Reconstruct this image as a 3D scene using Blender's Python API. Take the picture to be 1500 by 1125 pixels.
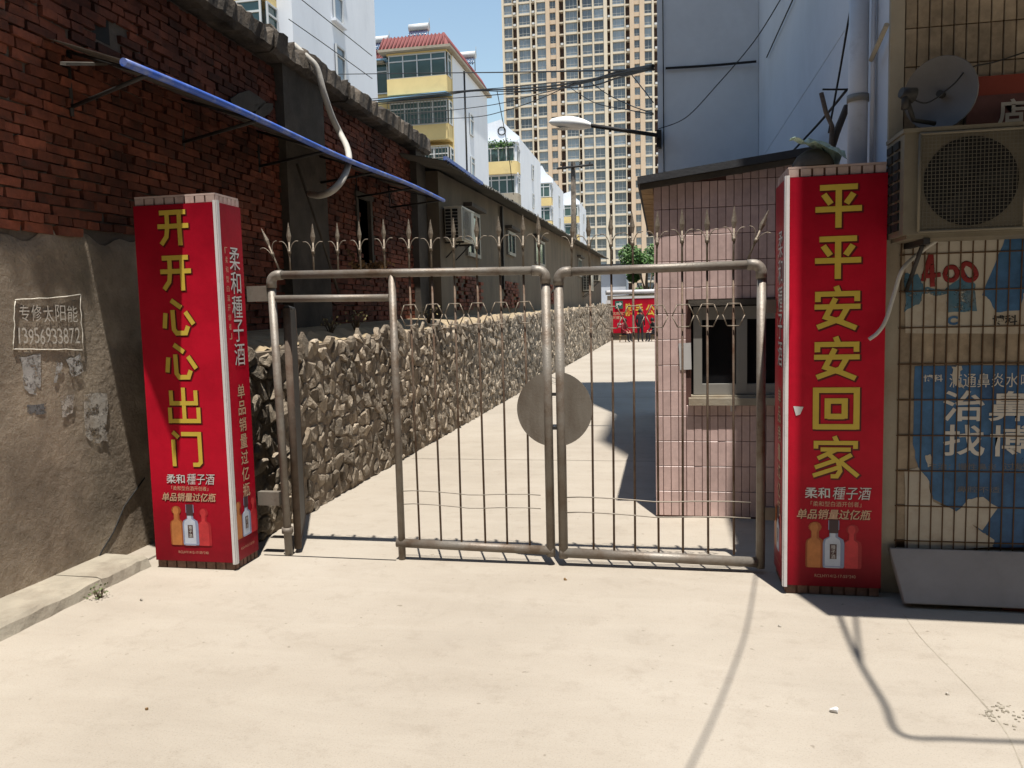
import bpy, bmesh, math, random
from mathutils import Vector, Matrix, Euler
random.seed(7)
R = math.radians
scn = bpy.context.scene
col = scn.collection
for o in list(bpy.data.objects): bpy.data.objects.remove(o)

# ------------------------------------------------------------ camera, sky, sun, exposure
FPX, CH, PITCH, ROLL, YAW = 1150.0, 1.65, R(5.07), R(-1.4), R(11.0)
cam = bpy.data.cameras.new('camera'); cam_o = bpy.data.objects.new('camera', cam); col.objects.link(cam_o)
cam.sensor_width = 36; cam.lens = 36 * FPX / 1500; cam.clip_end = 2000; cam.clip_start = .05
CM = Matrix.Rotation(YAW, 3, 'Z') @ Matrix.Rotation(math.pi/2 - PITCH, 3, 'X') @ Matrix.Rotation(ROLL, 3, 'Z')
cam_o.matrix_world = Matrix.Translation((0, 0, CH)) @ CM.to_4x4()
scn.camera = cam_o
SUN = Vector((.085, -.235, 1)).normalized()
world = bpy.data.worlds.new('World'); scn.world = world; world.use_nodes = True
wn = world.node_tree
sky = wn.nodes.new('ShaderNodeTexSky'); sky.sky_type = 'NISHITA'; sky.sun_disc = False
sky.sun_elevation = math.asin(SUN.z); sky.sun_rotation = math.atan2(SUN.x, SUN.y)
sky.air_density = 1.7; sky.dust_density = 0.1; sky.ozone_density = 1.0
bg = wn.nodes['Background']; bg.inputs[1].default_value = .09
wn.links.new(sky.outputs[0], bg.inputs[0])
sl = bpy.data.lights.new('sun', 'SUN'); sl.energy = 5.0; sl.angle = R(.53); sl.color = (1, .95, .87)
so = bpy.data.objects.new('sun', sl); col.objects.link(so)
so.rotation_euler = SUN.to_track_quat('Z', 'Y').to_euler()
scn.view_settings.view_transform = 'Standard'; scn.view_settings.look = 'None'
scn.view_settings.exposure = 0.77; scn.view_settings.gamma = 1; scn.view_settings.use_curve_mapping = False
scn.render.engine = 'CYCLES'

# ------------------------------------------------------------ pixel -> place helpers (photo pixels 1500 x 1125)
def ray(x, y): return CM @ Vector(((x-750)/FPX, -(y-562.5)/FPX, -1))
EYE = Vector((0, 0, CH))
def PV(x, y, v): d = ray(x, y); return EYE + d*(v/d.y)            # on the plane Y = v (across the alley)
def PU(x, y, u): d = ray(x, y); return EYE + d*(u/d.x)            # on the plane X = u (along the alley)
def PG(x, y, z=0): d = ray(x, y); return EYE + d*((z-CH)/d.z)     # on the ground

# ------------------------------------------------------------ mesh helpers
class MB:
    def __init__(s): s.v = []; s.f = []; s.m = []; s.s = []
    def add(s, vs, fs, mi=0, sm=False):
        b = len(s.v); s.v += [tuple(p) for p in vs]
        for f in fs: s.f.append(tuple(b+i for i in f)); s.m.append(mi); s.s.append(sm)
        return s
    def box(s, a, b, mi=0):
        x0, y0, z0 = [min(p, q) for p, q in zip(a, b)]; x1, y1, z1 = [max(p, q) for p, q in zip(a, b)]
        return s.add([(x0,y0,z0),(x1,y0,z0),(x1,y1,z0),(x0,y1,z0),(x0,y0,z1),(x1,y0,z1),(x1,y1,z1),(x0,y1,z1)],
              [(0,3,2,1),(4,5,6,7),(0,1,5,4),(1,2,6,5),(2,3,7,6),(3,0,4,7)], mi)
    def hexa(s, p, mi=0):        # 8 corners: bottom loop then top loop
        return s.add(p, [(0,3,2,1),(4,5,6,7),(0,1,5,4),(1,2,6,5),(2,3,7,6),(3,0,4,7)], mi)
    def tube(s, pts, r, n=8, mi=0, caps=True, sm=True):
        pts = [Vector(p) for p in pts]; rs = r if isinstance(r, (list, tuple)) else [r]*len(pts)
        vs = []; up = None
        for i, p in enumerate(pts):
            t = (pts[min(i+1, len(pts)-1)] - pts[max(i-1, 0)]).normalized()
            if up is None:
                a = Vector((0,0,1)) if abs(t.z) < .9 else Vector((1,0,0)); up = (a - t*a.dot(t)).normalized()
            else: up = (up - t*up.dot(t)).normalized()
            w = t.cross(up)
            for k in range(n):
                a = 2*math.pi*k/n; vs.append(p + (up*math.cos(a) + w*math.sin(a))*rs[i])
        fs = [(i*n+k, i*n+(k+1) % n, (i+1)*n+(k+1) % n, (i+1)*n+k) for i in range(len(pts)-1) for k in range(n)]
        s.add(vs, fs, mi, sm)
        if caps:
            b = len(s.v)-len(vs)
            s.f.append(tuple(b+k for k in reversed(range(n)))); s.m.append(mi); s.s.append(False)
            s.f.append(tuple(b+(len(pts)-1)*n+k for k in range(n))); s.m.append(mi); s.s.append(False)
        return s
    def prism(s, poly, ext, mi=0):     # flat polygon in space, extruded by a vector
        poly = [Vector(p) for p in poly]; e = Vector(ext); n = len(poly)
        vs = poly + [p+e for p in poly]
        nrm = Vector((0,0,0))
        for i in range(n): nrm += poly[i].cross(poly[(i+1) % n])
        lo, hi = tuple(range(n)), tuple(range(n, 2*n))
        if nrm.dot(e) > 0: fs = [lo[::-1], hi] + [(i, (i+1) % n, n+(i+1) % n, n+i) for i in range(n)]
        else: fs = [lo, hi[::-1]] + [((i+1) % n, i, n+i, n+(i+1) % n) for i in range(n)]
        return s.add(vs, fs, mi)
    def lathe(s, prof, org, n=16, mat=None, mi=0, sm=True):
        mat = mat or Matrix.Identity(3); o = Vector(org); vs = []
        for r, z in prof:
            for k in range(n):
                a = 2*math.pi*k/n; vs.append(o + mat @ Vector((r*math.cos(a), r*math.sin(a), z)))
        fs = [(i*n+k, i*n+(k+1) % n, (i+1)*n+(k+1) % n, (i+1)*n+k) for i in range(len(prof)-1) for k in range(n)]
        return s.add(vs, fs, mi, sm)
    def mesh(s, name, mats):
        me = bpy.data.meshes.new(name); me.from_pydata(s.v, [], s.f)
        for m in (mats if isinstance(mats, (list, tuple)) else [mats]): me.materials.append(m)
        me.polygons.foreach_set('material_index', s.m); me.polygons.foreach_set('use_smooth', s.s); me.update()
        return me
    def build(s, name, mats, parent=None): return link(name, s.mesh(name, mats), parent)
def link(name, me, parent=None, mw=None):
    o = bpy.data.objects.new(name, me); col.objects.link(o)
    if parent: o.parent = parent
    if mw is not None: o.matrix_basis = mw
    return o
def tag(o, label=None, cat=None, group=None, kind=None):
    if label: o['label'] = label
    if cat: o['category'] = cat
    if group: o['group'] = group
    if kind: o['kind'] = kind
    return o
def thing(name, label, cat, group=None):
    return tag(bpy_empty(name), label, cat, group)
def bpy_empty(name):
    o = bpy.data.objects.new(name, None); o.empty_display_size = .1; col.objects.link(o); return o
def BOX(name, a, b, m, parent=None): return MB().box(a, b).build(name, m, parent)

# ------------------------------------------------------------ materials
MATS = {}
def M(name, c, r=.85, metal=0., var=.18, scale=3., bump=.15, bscale=40., rnd=0., stain=None, sscale=1.2, samt=.5, spec=.3, zs=1., grime=0., bdist=.012, gscale=.9):
    """base colour with two noise layers, an optional stain colour, a per-piece tone and fine relief"""
    if name in MATS: return MATS[name]
    m = bpy.data.materials.new(name); m.use_nodes = True; nt = m.node_tree; N = nt.nodes; L = nt.links
    b = N['Principled BSDF']; b.inputs['Roughness'].default_value = r; b.inputs['Metallic'].default_value = metal
    b.inputs['Specular IOR Level'].default_value = spec
    tc = N.new('ShaderNodeTexCoord'); oi = N.new('ShaderNodeObjectInfo'); ge = N.new('ShaderNodeNewGeometry')
    rs = N.new('ShaderNodeMath'); rs.operation = 'ADD'; L.new(oi.outputs['Random'], rs.inputs[0]); L.new(ge.outputs['Random Per Island'], rs.inputs[1])
    fr = N.new('ShaderNodeMath'); fr.operation = 'FRACT'; L.new(rs.outputs[0], fr.inputs[0])
    off = N.new('ShaderNodeVectorMath'); off.operation = 'SCALE'; off.inputs[0].default_value = (13.1, 7.7, 3.3)
    if rnd: L.new(fr.outputs[0], off.inputs['Scale'])
    else: off.inputs['Scale'].default_value = 0
    ad = N.new('ShaderNodeVectorMath'); ad.operation = 'ADD'; L.new(tc.outputs['Object'], ad.inputs[0]); L.new(off.outputs[0], ad.inputs[1])
    mp = N.new('ShaderNodeMapping'); mp.inputs['Scale'].default_value = (1, 1, zs); L.new(ad.outputs[0], mp.inputs[0])
    n1 = N.new('ShaderNodeTexNoise'); n1.inputs['Scale'].default_value = scale; n1.inputs['Detail'].default_value = 7; n1.inputs['Roughness'].default_value = .65
    L.new(mp.outputs[0], n1.inputs[0])
    rp = N.new('ShaderNodeValToRGB'); e = rp.color_ramp.elements
    e[0].position = .28; e[1].position = .72
    e[0].color = [max(0, k*(1-var)) for k in c] + [1]; e[1].color = [min(1, k*(1+var)) for k in c] + [1]
    L.new(n1.outputs[0], rp.inputs[0]); cur = rp.outputs[0]
    if stain:
        n2 = N.new('ShaderNodeTexNoise'); n2.inputs['Scale'].default_value = sscale; n2.inputs['Detail'].default_value = 9; n2.inputs['Roughness'].default_value = .7
        L.new(mp.outputs[0], n2.inputs[0])
        r2 = N.new('ShaderNodeValToRGB'); r2.color_ramp.elements[0].position = 1-samt-.08; r2.color_ramp.elements[1].position = 1-samt+.16
        L.new(n2.outputs[0], r2.inputs[0])
        mx = N.new('ShaderNodeMix'); mx.data_type = 'RGBA'; L.new(r2.outputs[0], mx.inputs[0]); L.new(cur, mx.inputs[6]); mx.inputs[7].default_value = list(stain)+[1]
        cur = mx.outputs[2]
    if rnd:
        mr = N.new('ShaderNodeMapRange'); mr.inputs[3].default_value = 1-rnd; mr.inputs[4].default_value = 1+rnd; L.new(fr.outputs[0], mr.inputs[0])
        vm = N.new('ShaderNodeVectorMath'); vm.operation = 'SCALE'; L.new(cur, vm.inputs[0]); L.new(mr.outputs[0], vm.inputs['Scale']); cur = vm.outputs[0]
    if grime:
        n4 = N.new('ShaderNodeTexNoise'); n4.inputs['Scale'].default_value = gscale; n4.inputs['Detail'].default_value = 8; n4.inputs['Roughness'].default_value = .68
        L.new(ge.outputs['Position'], n4.inputs[0])
        r4 = N.new('ShaderNodeValToRGB'); r4.color_ramp.elements[0].position = .38; r4.color_ramp.elements[1].position = .60
        r4.color_ramp.elements[0].color = (1-grime, 1-grime, 1-grime, 1); r4.color_ramp.elements[1].color = (1,1,1,1); L.new(n4.outputs[0], r4.inputs[0])
        mg = N.new('ShaderNodeMix'); mg.data_type = 'RGBA'; mg.blend_type = 'MULTIPLY'; mg.inputs[0].default_value = 1; L.new(cur, mg.inputs[6]); L.new(r4.outputs[0], mg.inputs[7]); cur = mg.outputs[2]
    L.new(cur, b.inputs['Base Color'])
    if bump:
        n3 = N.new('ShaderNodeTexNoise'); n3.inputs['Scale'].default_value = bscale; n3.inputs['Detail'].default_value = 9; n3.inputs['Roughness'].default_value = .68; L.new(ad.outputs[0], n3.inputs[0])
        bp = N.new('ShaderNodeBump'); bp.inputs['Strength'].default_value = min(1, bump); bp.inputs['Distance'].default_value = bdist; L.new(n3.outputs[0], bp.inputs['Height'])
        L.new(bp.outputs[0], b.inputs['Normal'])
    MATS[name] = m; return m
def glass(name, c=(.03,.04,.045), r=.08):
    if name in MATS: return MATS[name]
    return M(name, c, r, var=.25, scale=.7, bump=0, spec=.6)

m_brick = M('brick', (.185,.055,.030), .92, var=.3, scale=14, bump=.5, bscale=60, rnd=.38, stain=(.07,.038,.028), sscale=5, samt=.42, grime=.62)
m_mortar = M('mortar', (.10,.083,.067), .95, var=.3, scale=8, bump=.7, bscale=50)
m_render = M('cement_render', (.36,.29,.215), .93, var=.3, scale=2.2, bump=1, bscale=20, bdist=.04, grime=.35, gscale=1.7, stain=(.20,.155,.112), sscale=1.6, samt=.46)
m_conc = M('weathered_concrete', (.14,.115,.09), .92, var=.45, scale=3, bump=1, bdist=.03, grime=.4, bscale=14, stain=(.035,.029,.024), sscale=1.7, samt=.5)
m_column = M('dark_concrete', (.075,.064,.052), .92, var=.3, scale=3, bump=.4, bscale=28, stain=(.038,.033,.028), sscale=2, samt=.45)
m_kerb = M('kerb_concrete', (.27,.24,.19), .92, var=.2, scale=4, bump=.5, bscale=40, stain=(.18,.15,.115), sscale=3, samt=.45)
m_stone = M('rubble_stone', (.33,.275,.21), .92, var=.3, scale=9, bump=1, bscale=26, rnd=.45, bdist=.03, grime=.4, gscale=1.6, stain=(.19,.14,.095), sscale=6, samt=.45)
m_stonebed = M('stone_bedding', (.19,.15,.11), .95, var=.35, scale=7, bump=.8, bscale=30)
m_shed = M('shed_plaster', (.125,.10,.07), .92, var=.25, scale=1.3, bump=.3, bscale=20, stain=(.07,.056,.042), sscale=.9, samt=.45, zs=.4)
m_roof = M('fibre_roof', (.11,.105,.092), .9, var=.3, scale=2, bump=.3, bscale=30, stain=(.06,.056,.05), sscale=1, samt=.45)
m_pipe = M('galvanised_pipe', (.215,.195,.17), .5, .35, var=.2, scale=9, bump=.25, bscale=70, stain=(.11,.078,.054), sscale=4.5, samt=.5, spec=.4)
m_bar = M('rusty_bar', (.14,.105,.078), .65, .3, var=.3, scale=14, bump=.3, bscale=90, stain=(.085,.045,.026), sscale=9, samt=.5)
m_finial = M('cast_finial', (.20,.17,.135), .55, .4, var=.25, scale=25, bump=.3, bscale=120, stain=(.11,.075,.048), sscale=20, samt=.45)
m_wire = M('steel_wire', (.20,.175,.145), .5, .5, var=.2, scale=20, bump=0)
m_plate = M('worn_plate', (.16,.142,.12), .6, .25, var=.2, scale=3, bump=.2, bscale=60, stain=(.10,.078,.06), sscale=4, samt=.46, zs=.3)
m_dark = M('dark_steel', (.03,.028,.027), .6, .2, var=.3, scale=6, bump=.15)
m_rust = M('rust_pipe', (.085,.062,.046), .8, .1, var=.35, scale=9, bump=.4, bscale=70, stain=(.075,.04,.026), sscale=7, samt=.45)
m_red = M('red_print', (.42,.006,.022), .4, var=.14, scale=1.4, bump=.12, bscale=4, bdist=.03, grime=.15, gscale=4, stain=(.30,.004,.015), sscale=1.1, samt=.42, spec=.15)
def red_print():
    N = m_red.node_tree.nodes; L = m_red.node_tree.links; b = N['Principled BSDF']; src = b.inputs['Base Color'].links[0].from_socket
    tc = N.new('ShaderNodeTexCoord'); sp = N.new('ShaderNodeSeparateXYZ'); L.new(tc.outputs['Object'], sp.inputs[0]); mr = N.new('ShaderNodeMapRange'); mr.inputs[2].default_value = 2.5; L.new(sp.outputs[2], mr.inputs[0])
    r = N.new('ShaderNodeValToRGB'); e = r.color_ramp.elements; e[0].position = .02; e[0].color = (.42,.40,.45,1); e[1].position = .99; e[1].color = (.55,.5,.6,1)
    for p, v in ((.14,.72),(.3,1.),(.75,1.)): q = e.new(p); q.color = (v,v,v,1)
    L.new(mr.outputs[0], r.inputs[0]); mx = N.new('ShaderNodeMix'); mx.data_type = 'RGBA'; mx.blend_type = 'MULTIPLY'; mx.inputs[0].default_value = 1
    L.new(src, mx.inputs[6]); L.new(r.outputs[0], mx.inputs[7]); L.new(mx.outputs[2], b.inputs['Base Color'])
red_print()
m_yel = M('yellow_print', (.50,.36,.05), .45, var=.06, bump=0)
m_dred = M('dark_red_print', (.085,.004,.006), .45, var=.05, bump=0)
m_wht = M('white_print', (.50,.49,.48), .45, var=.06, bump=0)
m_gold = M('peach_print', (.45,.29,.19), .45, var=.2, scale=30, bump=0)
m_trim = M('white_trim', (.55,.53,.53), .5, var=.08, bump=.05, stain=(.38,.35,.33), sscale=5, samt=.36)
m_ptile = M('pillar_tile', (.42,.32,.285), .4, var=.12, scale=20, bump=.05, rnd=.12, stain=(.29,.20,.175), sscale=8, samt=.4)
m_pfoot = M('dirty_foot_tile', (.17,.10,.075), .8, var=.35, scale=14, bump=.3, rnd=.2, stain=(.09,.055,.04), sscale=9, samt=.5)
m_pcore = M('pillar_core', (.13,.075,.055), .9, var=.3, scale=8, bump=.5)
m_tile = M('pink_tile', (.52,.375,.345), .42, var=.1, scale=20, bump=.06, rnd=.09, grime=.2, gscale=2.5, stain=(.43,.30,.275), sscale=4, samt=.36, spec=.45)
m_grout = M('dark_grout', (.10,.05,.042), .95, var=.2, bump=.2)
m_btile = M('buff_tile', (.31,.245,.172), .5, var=.2, scale=12, bump=.1, rnd=.1, grime=.4, gscale=3, stain=(.20,.145,.095), sscale=5, samt=.42)
m_bgrout = M('brown_grout', (.085,.05,.028), .95, var=.3, bump=.2)
m_pale = M('pale_wall_paint', (.52,.55,.61), .8, var=.06, scale=1.1, bump=.1, bscale=14, stain=(.45,.475,.525), sscale=.6, samt=.42)
m_pale2 = M('grey_wall_paint', (.60,.62,.65), .85, var=.07, scale=1.4, bump=.15, bscale=10, stain=(.52,.54,.57), sscale=.8, samt=.42)
m_strip = M('corner_render', (.31,.275,.215), .85, var=.15, scale=4, bump=.3, bscale=30, stain=(.21,.155,.10), sscale=2, samt=.4)
m_acw = M('appliance_white', (.42,.40,.34), .45, var=.06, scale=5, bump=.03, stain=(.30,.27,.21), sscale=4, samt=.36)
m_acb = M('appliance_beige', (.155,.135,.098), .5, var=.1, scale=4, bump=.05, stain=(.105,.085,.06), sscale=3, samt=.42)
m_black = M('black_void', (.012,.012,.012), .8, var=.1, bump=0)
m_rubber = M('black_cable', (.014,.014,.015), .6, var=.1, bump=0)
m_hose = M('pale_hose', (.42,.40,.36), .6, var=.12, scale=9, bump=.2, stain=(.28,.26,.22), sscale=6, samt=.42)
m_blue = M('blue_enamel', (.04,.10,.42), .45, var=.2, scale=7, bump=.1, stain=(.24,.27,.36), sscale=5, samt=.45)
m_sheet = M('awning_sheet', (.11,.095,.08), .8, var=.25, scale=3, bump=.2, stain=(.065,.056,.047), sscale=2, samt=.45)
m_alu = M('window_aluminium', (.25,.24,.22), .45, .3, var=.08, bump=.03)
m_alug = M('worn_aluminium', (.20,.19,.17), .5, .2, var=.12, bump=.05)
m_wood = M('eave_board', (.26,.17,.085), .85, var=.3, scale=5, bump=.4, zs=6, stain=(.15,.095,.05), sscale=4, samt=.42)
m_tar = M('tar_roof', (.035,.036,.04), .7, var=.25, scale=5, bump=.3)
m_glass = glass('dark_glass'); m_gl2 = M('tinted_glass', (.035,.075,.07), .1, var=.3, scale=.5, bump=0, spec=.7)
m_gl3 = M('tower_glass', (.17,.205,.24), .15, var=.3, scale=.35, bump=0, rnd=.6, spec=.7)
m_slab = M('slab_concrete', (.26,.24,.23), .9, var=.12, scale=3, bump=.35, bscale=45, stain=(.21,.19,.18), sscale=2, samt=.42)
m_dish = M('dish_grey', (.125,.12,.12), .5, var=.07, bump=.02, stain=(.095,.09,.088), sscale=3, samt=.4)
m_chalk = M('chalk', (.55,.51,.44), .95, var=.3, scale=40, bump=.2)
m_paper = M('paper_remnant', (.42,.405,.38), .9, var=.22, scale=16, bump=.3, stain=(.27,.24,.21), sscale=12, samt=.42)
m_cream = M('tower_cream', (.55,.485,.385), .8, var=.06, scale=.3, bump=0)
m_orange = M('tower_tan', (.50,.39,.285), .8, var=.06, scale=.3, bump=0)
m_brownw = M('tower_recess', (.10,.07,.065), .8, var=.15, scale=.3, bump=0)
m_whitew = M('block_white', (.66,.69,.74), .8, var=.05, scale=.5, bump=0, stain=(.54,.57,.62), sscale=.35, samt=.4, zs=.4)
m_yellow = M('block_yellow', (.62,.48,.22), .8, var=.08, scale=.8, bump=0, stain=(.45,.35,.18), sscale=.6, samt=.38)
m_redroof = M('red_roof_tile', (.155,.045,.042), .75, var=.2, scale=3, bump=0, rnd=.15)
m_frame = M('white_frame', (.50,.51,.51), .5, var=.05, bump=0)
m_skyb = M('sky_blue_sheet', (.20,.36,.52), .5, var=.12, scale=2, bump=0)
m_leaf = M('leaf', (.05,.105,.022), .6, var=.35, scale=2, bump=0, rnd=.45)
m_weed = M('weed_leaf', (.10,.12,.05), .7, var=.3, scale=9, bump=0, rnd=.3)
m_dry = M('dry_leaf', (.27,.16,.07), .8, var=.3, scale=9, bump=0, rnd=.4)
m_bark = M('bark', (.10,.075,.05), .95, var=.3, bump=.4)
m_poster = M('poster_paper', (.37,.335,.28), .7, var=.12, scale=5, bump=.08, stain=(.26,.205,.15), sscale=4, samt=.42)
m_pblue = M('poster_blue', (.045,.125,.25), .55, var=.2, scale=3, bump=.05, stain=(.022,.058,.15), sscale=1.5, samt=.46, grime=.35, gscale=7)
m_pcyan = M('poster_cyan', (.05,.125,.185), .6, var=.2, scale=6, bump=.05, stain=(.14,.155,.155), sscale=7, samt=.42)
m_pred = M('spray_red', (.17,.012,.012), .7, var=.15, bump=0)
m_ptxt = M('poster_text', (.46,.43,.385), .6, var=.1, bump=.05)
m_signred = M('faded_red_sign', (.20,.035,.02), .6, var=.12, bump=.03)
m_green = M('sign_green', (.02,.10,.075), .5, var=.08, bump=0)
m_cloth = M('dark_cloth', (.018,.018,.022), .9, var=.2, bump=.1)
m_skin = M('skin', (.42,.25,.17), .6, var=.06, bump=0); m_hair = M('hair', (.012,.01,.009), .6, bump=0)
m_plastic = M('green_plastic', (.30,.40,.33), .25, var=.25, scale=12, bump=.3, bscale=25, spec=.6)
m_pebble = M('pebble', (.33,.30,.26), .9, var=.2, scale=20, bump=.3, rnd=.3)

def worn(m, scale, lo, hi):
    N = m.node_tree.nodes; L = m.node_tree.links; b = N['Principled BSDF']; ge = N.new('ShaderNodeNewGeometry'); n = N.new('ShaderNodeTexNoise')
    n.inputs['Scale'].default_value = scale; n.inputs['Detail'].default_value = 10; n.inputs['Roughness'].default_value = .72; L.new(ge.outputs['Position'], n.inputs[0])
    r = N.new('ShaderNodeValToRGB'); r.color_ramp.elements[0].position = lo; r.color_ramp.elements[1].position = hi; L.new(n.outputs[0], r.inputs[0]); L.new(r.outputs[0], b.inputs['Alpha'])
worn(m_paper, 14, .42, .52); worn(m_pcyan, 22, .38, .48); worn(m_pblue, 11, .30, .36); worn(m_chalk, 60, .28, .42); worn(m_pred, 40, .30, .42)
def ground_mat():
    m = bpy.data.materials.new('poured_concrete'); m.use_nodes = True; nt = m.node_tree; N = nt.nodes; L = nt.links
    b = N['Principled BSDF']; b.inputs['Roughness'].default_value = .88; b.inputs['Specular IOR Level'].default_value = .25
    tc = N.new('ShaderNodeTexCoord')
    def noise(sc, det=6, rough=.6, src=None, dist=0):
        n = N.new('ShaderNodeTexNoise'); n.inputs['Scale'].default_value = sc; n.inputs['Detail'].default_value = det; n.inputs['Roughness'].default_value = rough
        n.inputs['Distortion'].default_value = dist; L.new(src or tc.outputs['Object'], n.inputs[0]); return n.outputs[0]
    def ramp(src, stops):
        r = N.new('ShaderNodeValToRGB'); e = r.color_ramp.elements
        e[0].position, e[0].color = stops[0][0], list(stops[0][1])+[1]; e[1].position, e[1].color = stops[-1][0], list(stops[-1][1])+[1]
        for p, c in stops[1:-1]: q = e.new(p); q.color = list(c)+[1]
        L.new(src, r.inputs[0]); return r.outputs[0]
    def mul(a, c, f=1.):
        x = N.new('ShaderNodeMix'); x.data_type = 'RGBA'; x.blend_type = 'MULTIPLY'; x.inputs[0].default_value = f; L.new(a, x.inputs[6]); L.new(c, x.inputs[7]); return x.outputs[2]
    base = ramp(noise(.55, 8, .62), [(.25, (.288,.255,.212)), (.5, (.328,.292,.244)), (.78, (.352,.316,.268))])
    mp = N.new('ShaderNodeMapping'); mp.inputs['Scale'].default_value = (.5, 2.6, 1); mp.inputs['Rotation'].default_value = (0, 0, .25); L.new(tc.outputs['Object'], mp.inputs[0])
    base = mul(base, ramp(noise(1.6, 7, .7, mp.outputs[0], .6), [(.3, (.84,.82,.80)), (.62, (1,1,1))]), .5)          # trowel sweeps
    base = mul(base, ramp(noise(5, 9, .75), [(.27, (.74,.71,.68)), (.47, (1,1,1))]), .6)                                # blotches
    base = mul(base, ramp(noise(130, 3, .6), [(.32, (.72,.70,.68)), (.46, (1,1,1))]), .55)                               # grit
    vo = N.new('ShaderNodeTexVoronoi'); vo.feature = 'DISTANCE_TO_EDGE'; vo.inputs['Scale'].default_value = .32
    wv = N.new('ShaderNodeVectorMath'); wv.operation = 'ADD'; nz = N.new('ShaderNodeTexNoise'); nz.inputs['Scale'].default_value = 1.7; nz.inputs['Detail'].default_value = 6
    L.new(tc.outputs['Object'], nz.inputs[0]); L.new(tc.outputs['Object'], wv.inputs[0]); L.new(nz.outputs[1], wv.inputs[1]); L.new(wv.outputs[0], vo.inputs[0])
    base = mul(base, ramp(vo.outputs[0], [(.0015, (.72,.69,.65)), (.006, (1,1,1))]), .12)                                # hairline cracks
    base = mul(base, ramp(noise(21, 2, .5), [(.23, (.55,.52,.48)), (.30, (1,1,1))]), .7)                                 # drips and spots
    base = mul(base, ramp(noise(.23, 5, .6), [(.36, (.88,.865,.845)), (.55, (1,1,1))]), .8)
    L.new(base, b.inputs['Base Color'])
    bp = N.new('ShaderNodeBump'); bp.inputs['Strength'].default_value = .35; bp.inputs['Distance'].default_value = .01
    h = N.new('ShaderNodeMath'); h.operation = 'ADD'; L.new(noise(60, 5, .7), h.inputs[0]); L.new(noise(6, 4), h.inputs[1]); L.new(h.outputs[0], bp.inputs['Height'])
    L.new(bp.outputs[0], b.inputs['Normal']); return m
m_ground = ground_mat()

# ------------------------------------------------------------ writing
TXT = {}
def txt_mesh(s, w, h, m, bold=.02, ext=.0006, slant=0.):
    """flat lettering fitted into w x h metres, centred; built from the font that comes with Blender"""
    key = (s, round(w, 3), round(h, 3), m.name, bold, slant)
    if key in TXT: return TXT[key]
    cu = bpy.data.curves.new('lettering', 'FONT'); cu.body = s; cu.size = 1; cu.offset = bold; cu.resolution_u = 3; cu.shear = slant
    cu.fill_mode = 'FRONT'
    o = bpy.data.objects.new('lettering', cu); col.objects.link(o)
    dg = bpy.context.evaluated_depsgraph_get(); me = bpy.data.meshes.new_from_object(o.evaluated_get(dg))
    bpy.data.objects.remove(o); bpy.data.curves.remove(cu)
    if not len(me.vertices): return me
    xs = [v.co.x for v in me.vertices]; ys = [v.co.y for v in me.vertices]
    x0, x1, y0, y1 = min(xs), max(xs), min(ys), max(ys)
    for v in me.vertices: v.co = ((v.co.x-(x0+x1)/2)*w/max(x1-x0, .01), (v.co.y-(y0+y1)/2)*h/max(y1-y0, .01), 0)
    me.materials.clear(); me.materials.append(m); me.update(); TXT[key] = me; return me
ROT = {'front': Euler((R(90), 0, 0)), 'right': Euler((R(90), 0, R(90))), 'left': Euler((R(90), 0, R(-90)))}
def letter(s, pos, w, h, m, face='front', parent=None, bold=.02, slant=0., tilt=0., name='lettering'):
    me = txt_mesh(s, w, h, m, bold, slant=slant)
    mw = Matrix.Translation(pos) @ ROT[face].to_matrix().to_4x4() @ Matrix.Rotation(tilt, 4, 'Z')
    return link(name, me, parent, mw)

# ============================================================ SETTING
g = MB(); g.add([(-400,-60,0),(400,-60,0),(400,700,0),(-400,700,0)], [(0,1,2,3)])
tag(g.build('ground', m_ground), kind='structure', label='pale poured concrete yard and alley floor')

# ============================================================ LEFT BRICK BUILDING
WU = -3.81
def warp(v, z): return .012*math.sin(v*1.7+z*2.1)
bld = thing('brick_building', 'old red brick building with cement render below and concrete parapet, left of the gate', 'building')
BOX('masonry_core', (-9, 2.2, 0), (WU-.02, 12.2, 4.2), m_mortar, bld)
# cement render on the lower wall, an uneven slab with a chipped top
def render_skin():
    b = MB(); nv, nz = 60, 36; v0, v1 = 2.2, 5.32; vs = []
    for i in range(nv+1):
        v = v0+(v1-v0)*i/nv
        top = 2.2 + .05*(v-4) + .03*math.sin(v*7.3)+.025*math.sin(v*19)
        for j in range(nz+1):
            z = top*j/nz
            d = .022*math.sin(v*3.1+z*1.7)+.012*math.sin(v*9.7-z*6.1)+random.uniform(-.006,.006)
            vs.append((WU+.02+d*.16 + (0 if j < nz else -.03), v, z))
    fs = [(i*(nz+1)+j, (i+1)*(nz+1)+j, (i+1)*(nz+1)+j+1, i*(nz+1)+j+1) for i in range(nv) for j in range(nz)]
    b.add(vs, fs, 0, True); return b.build('cement_render', m_render, bld)
skin = render_skin()
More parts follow.
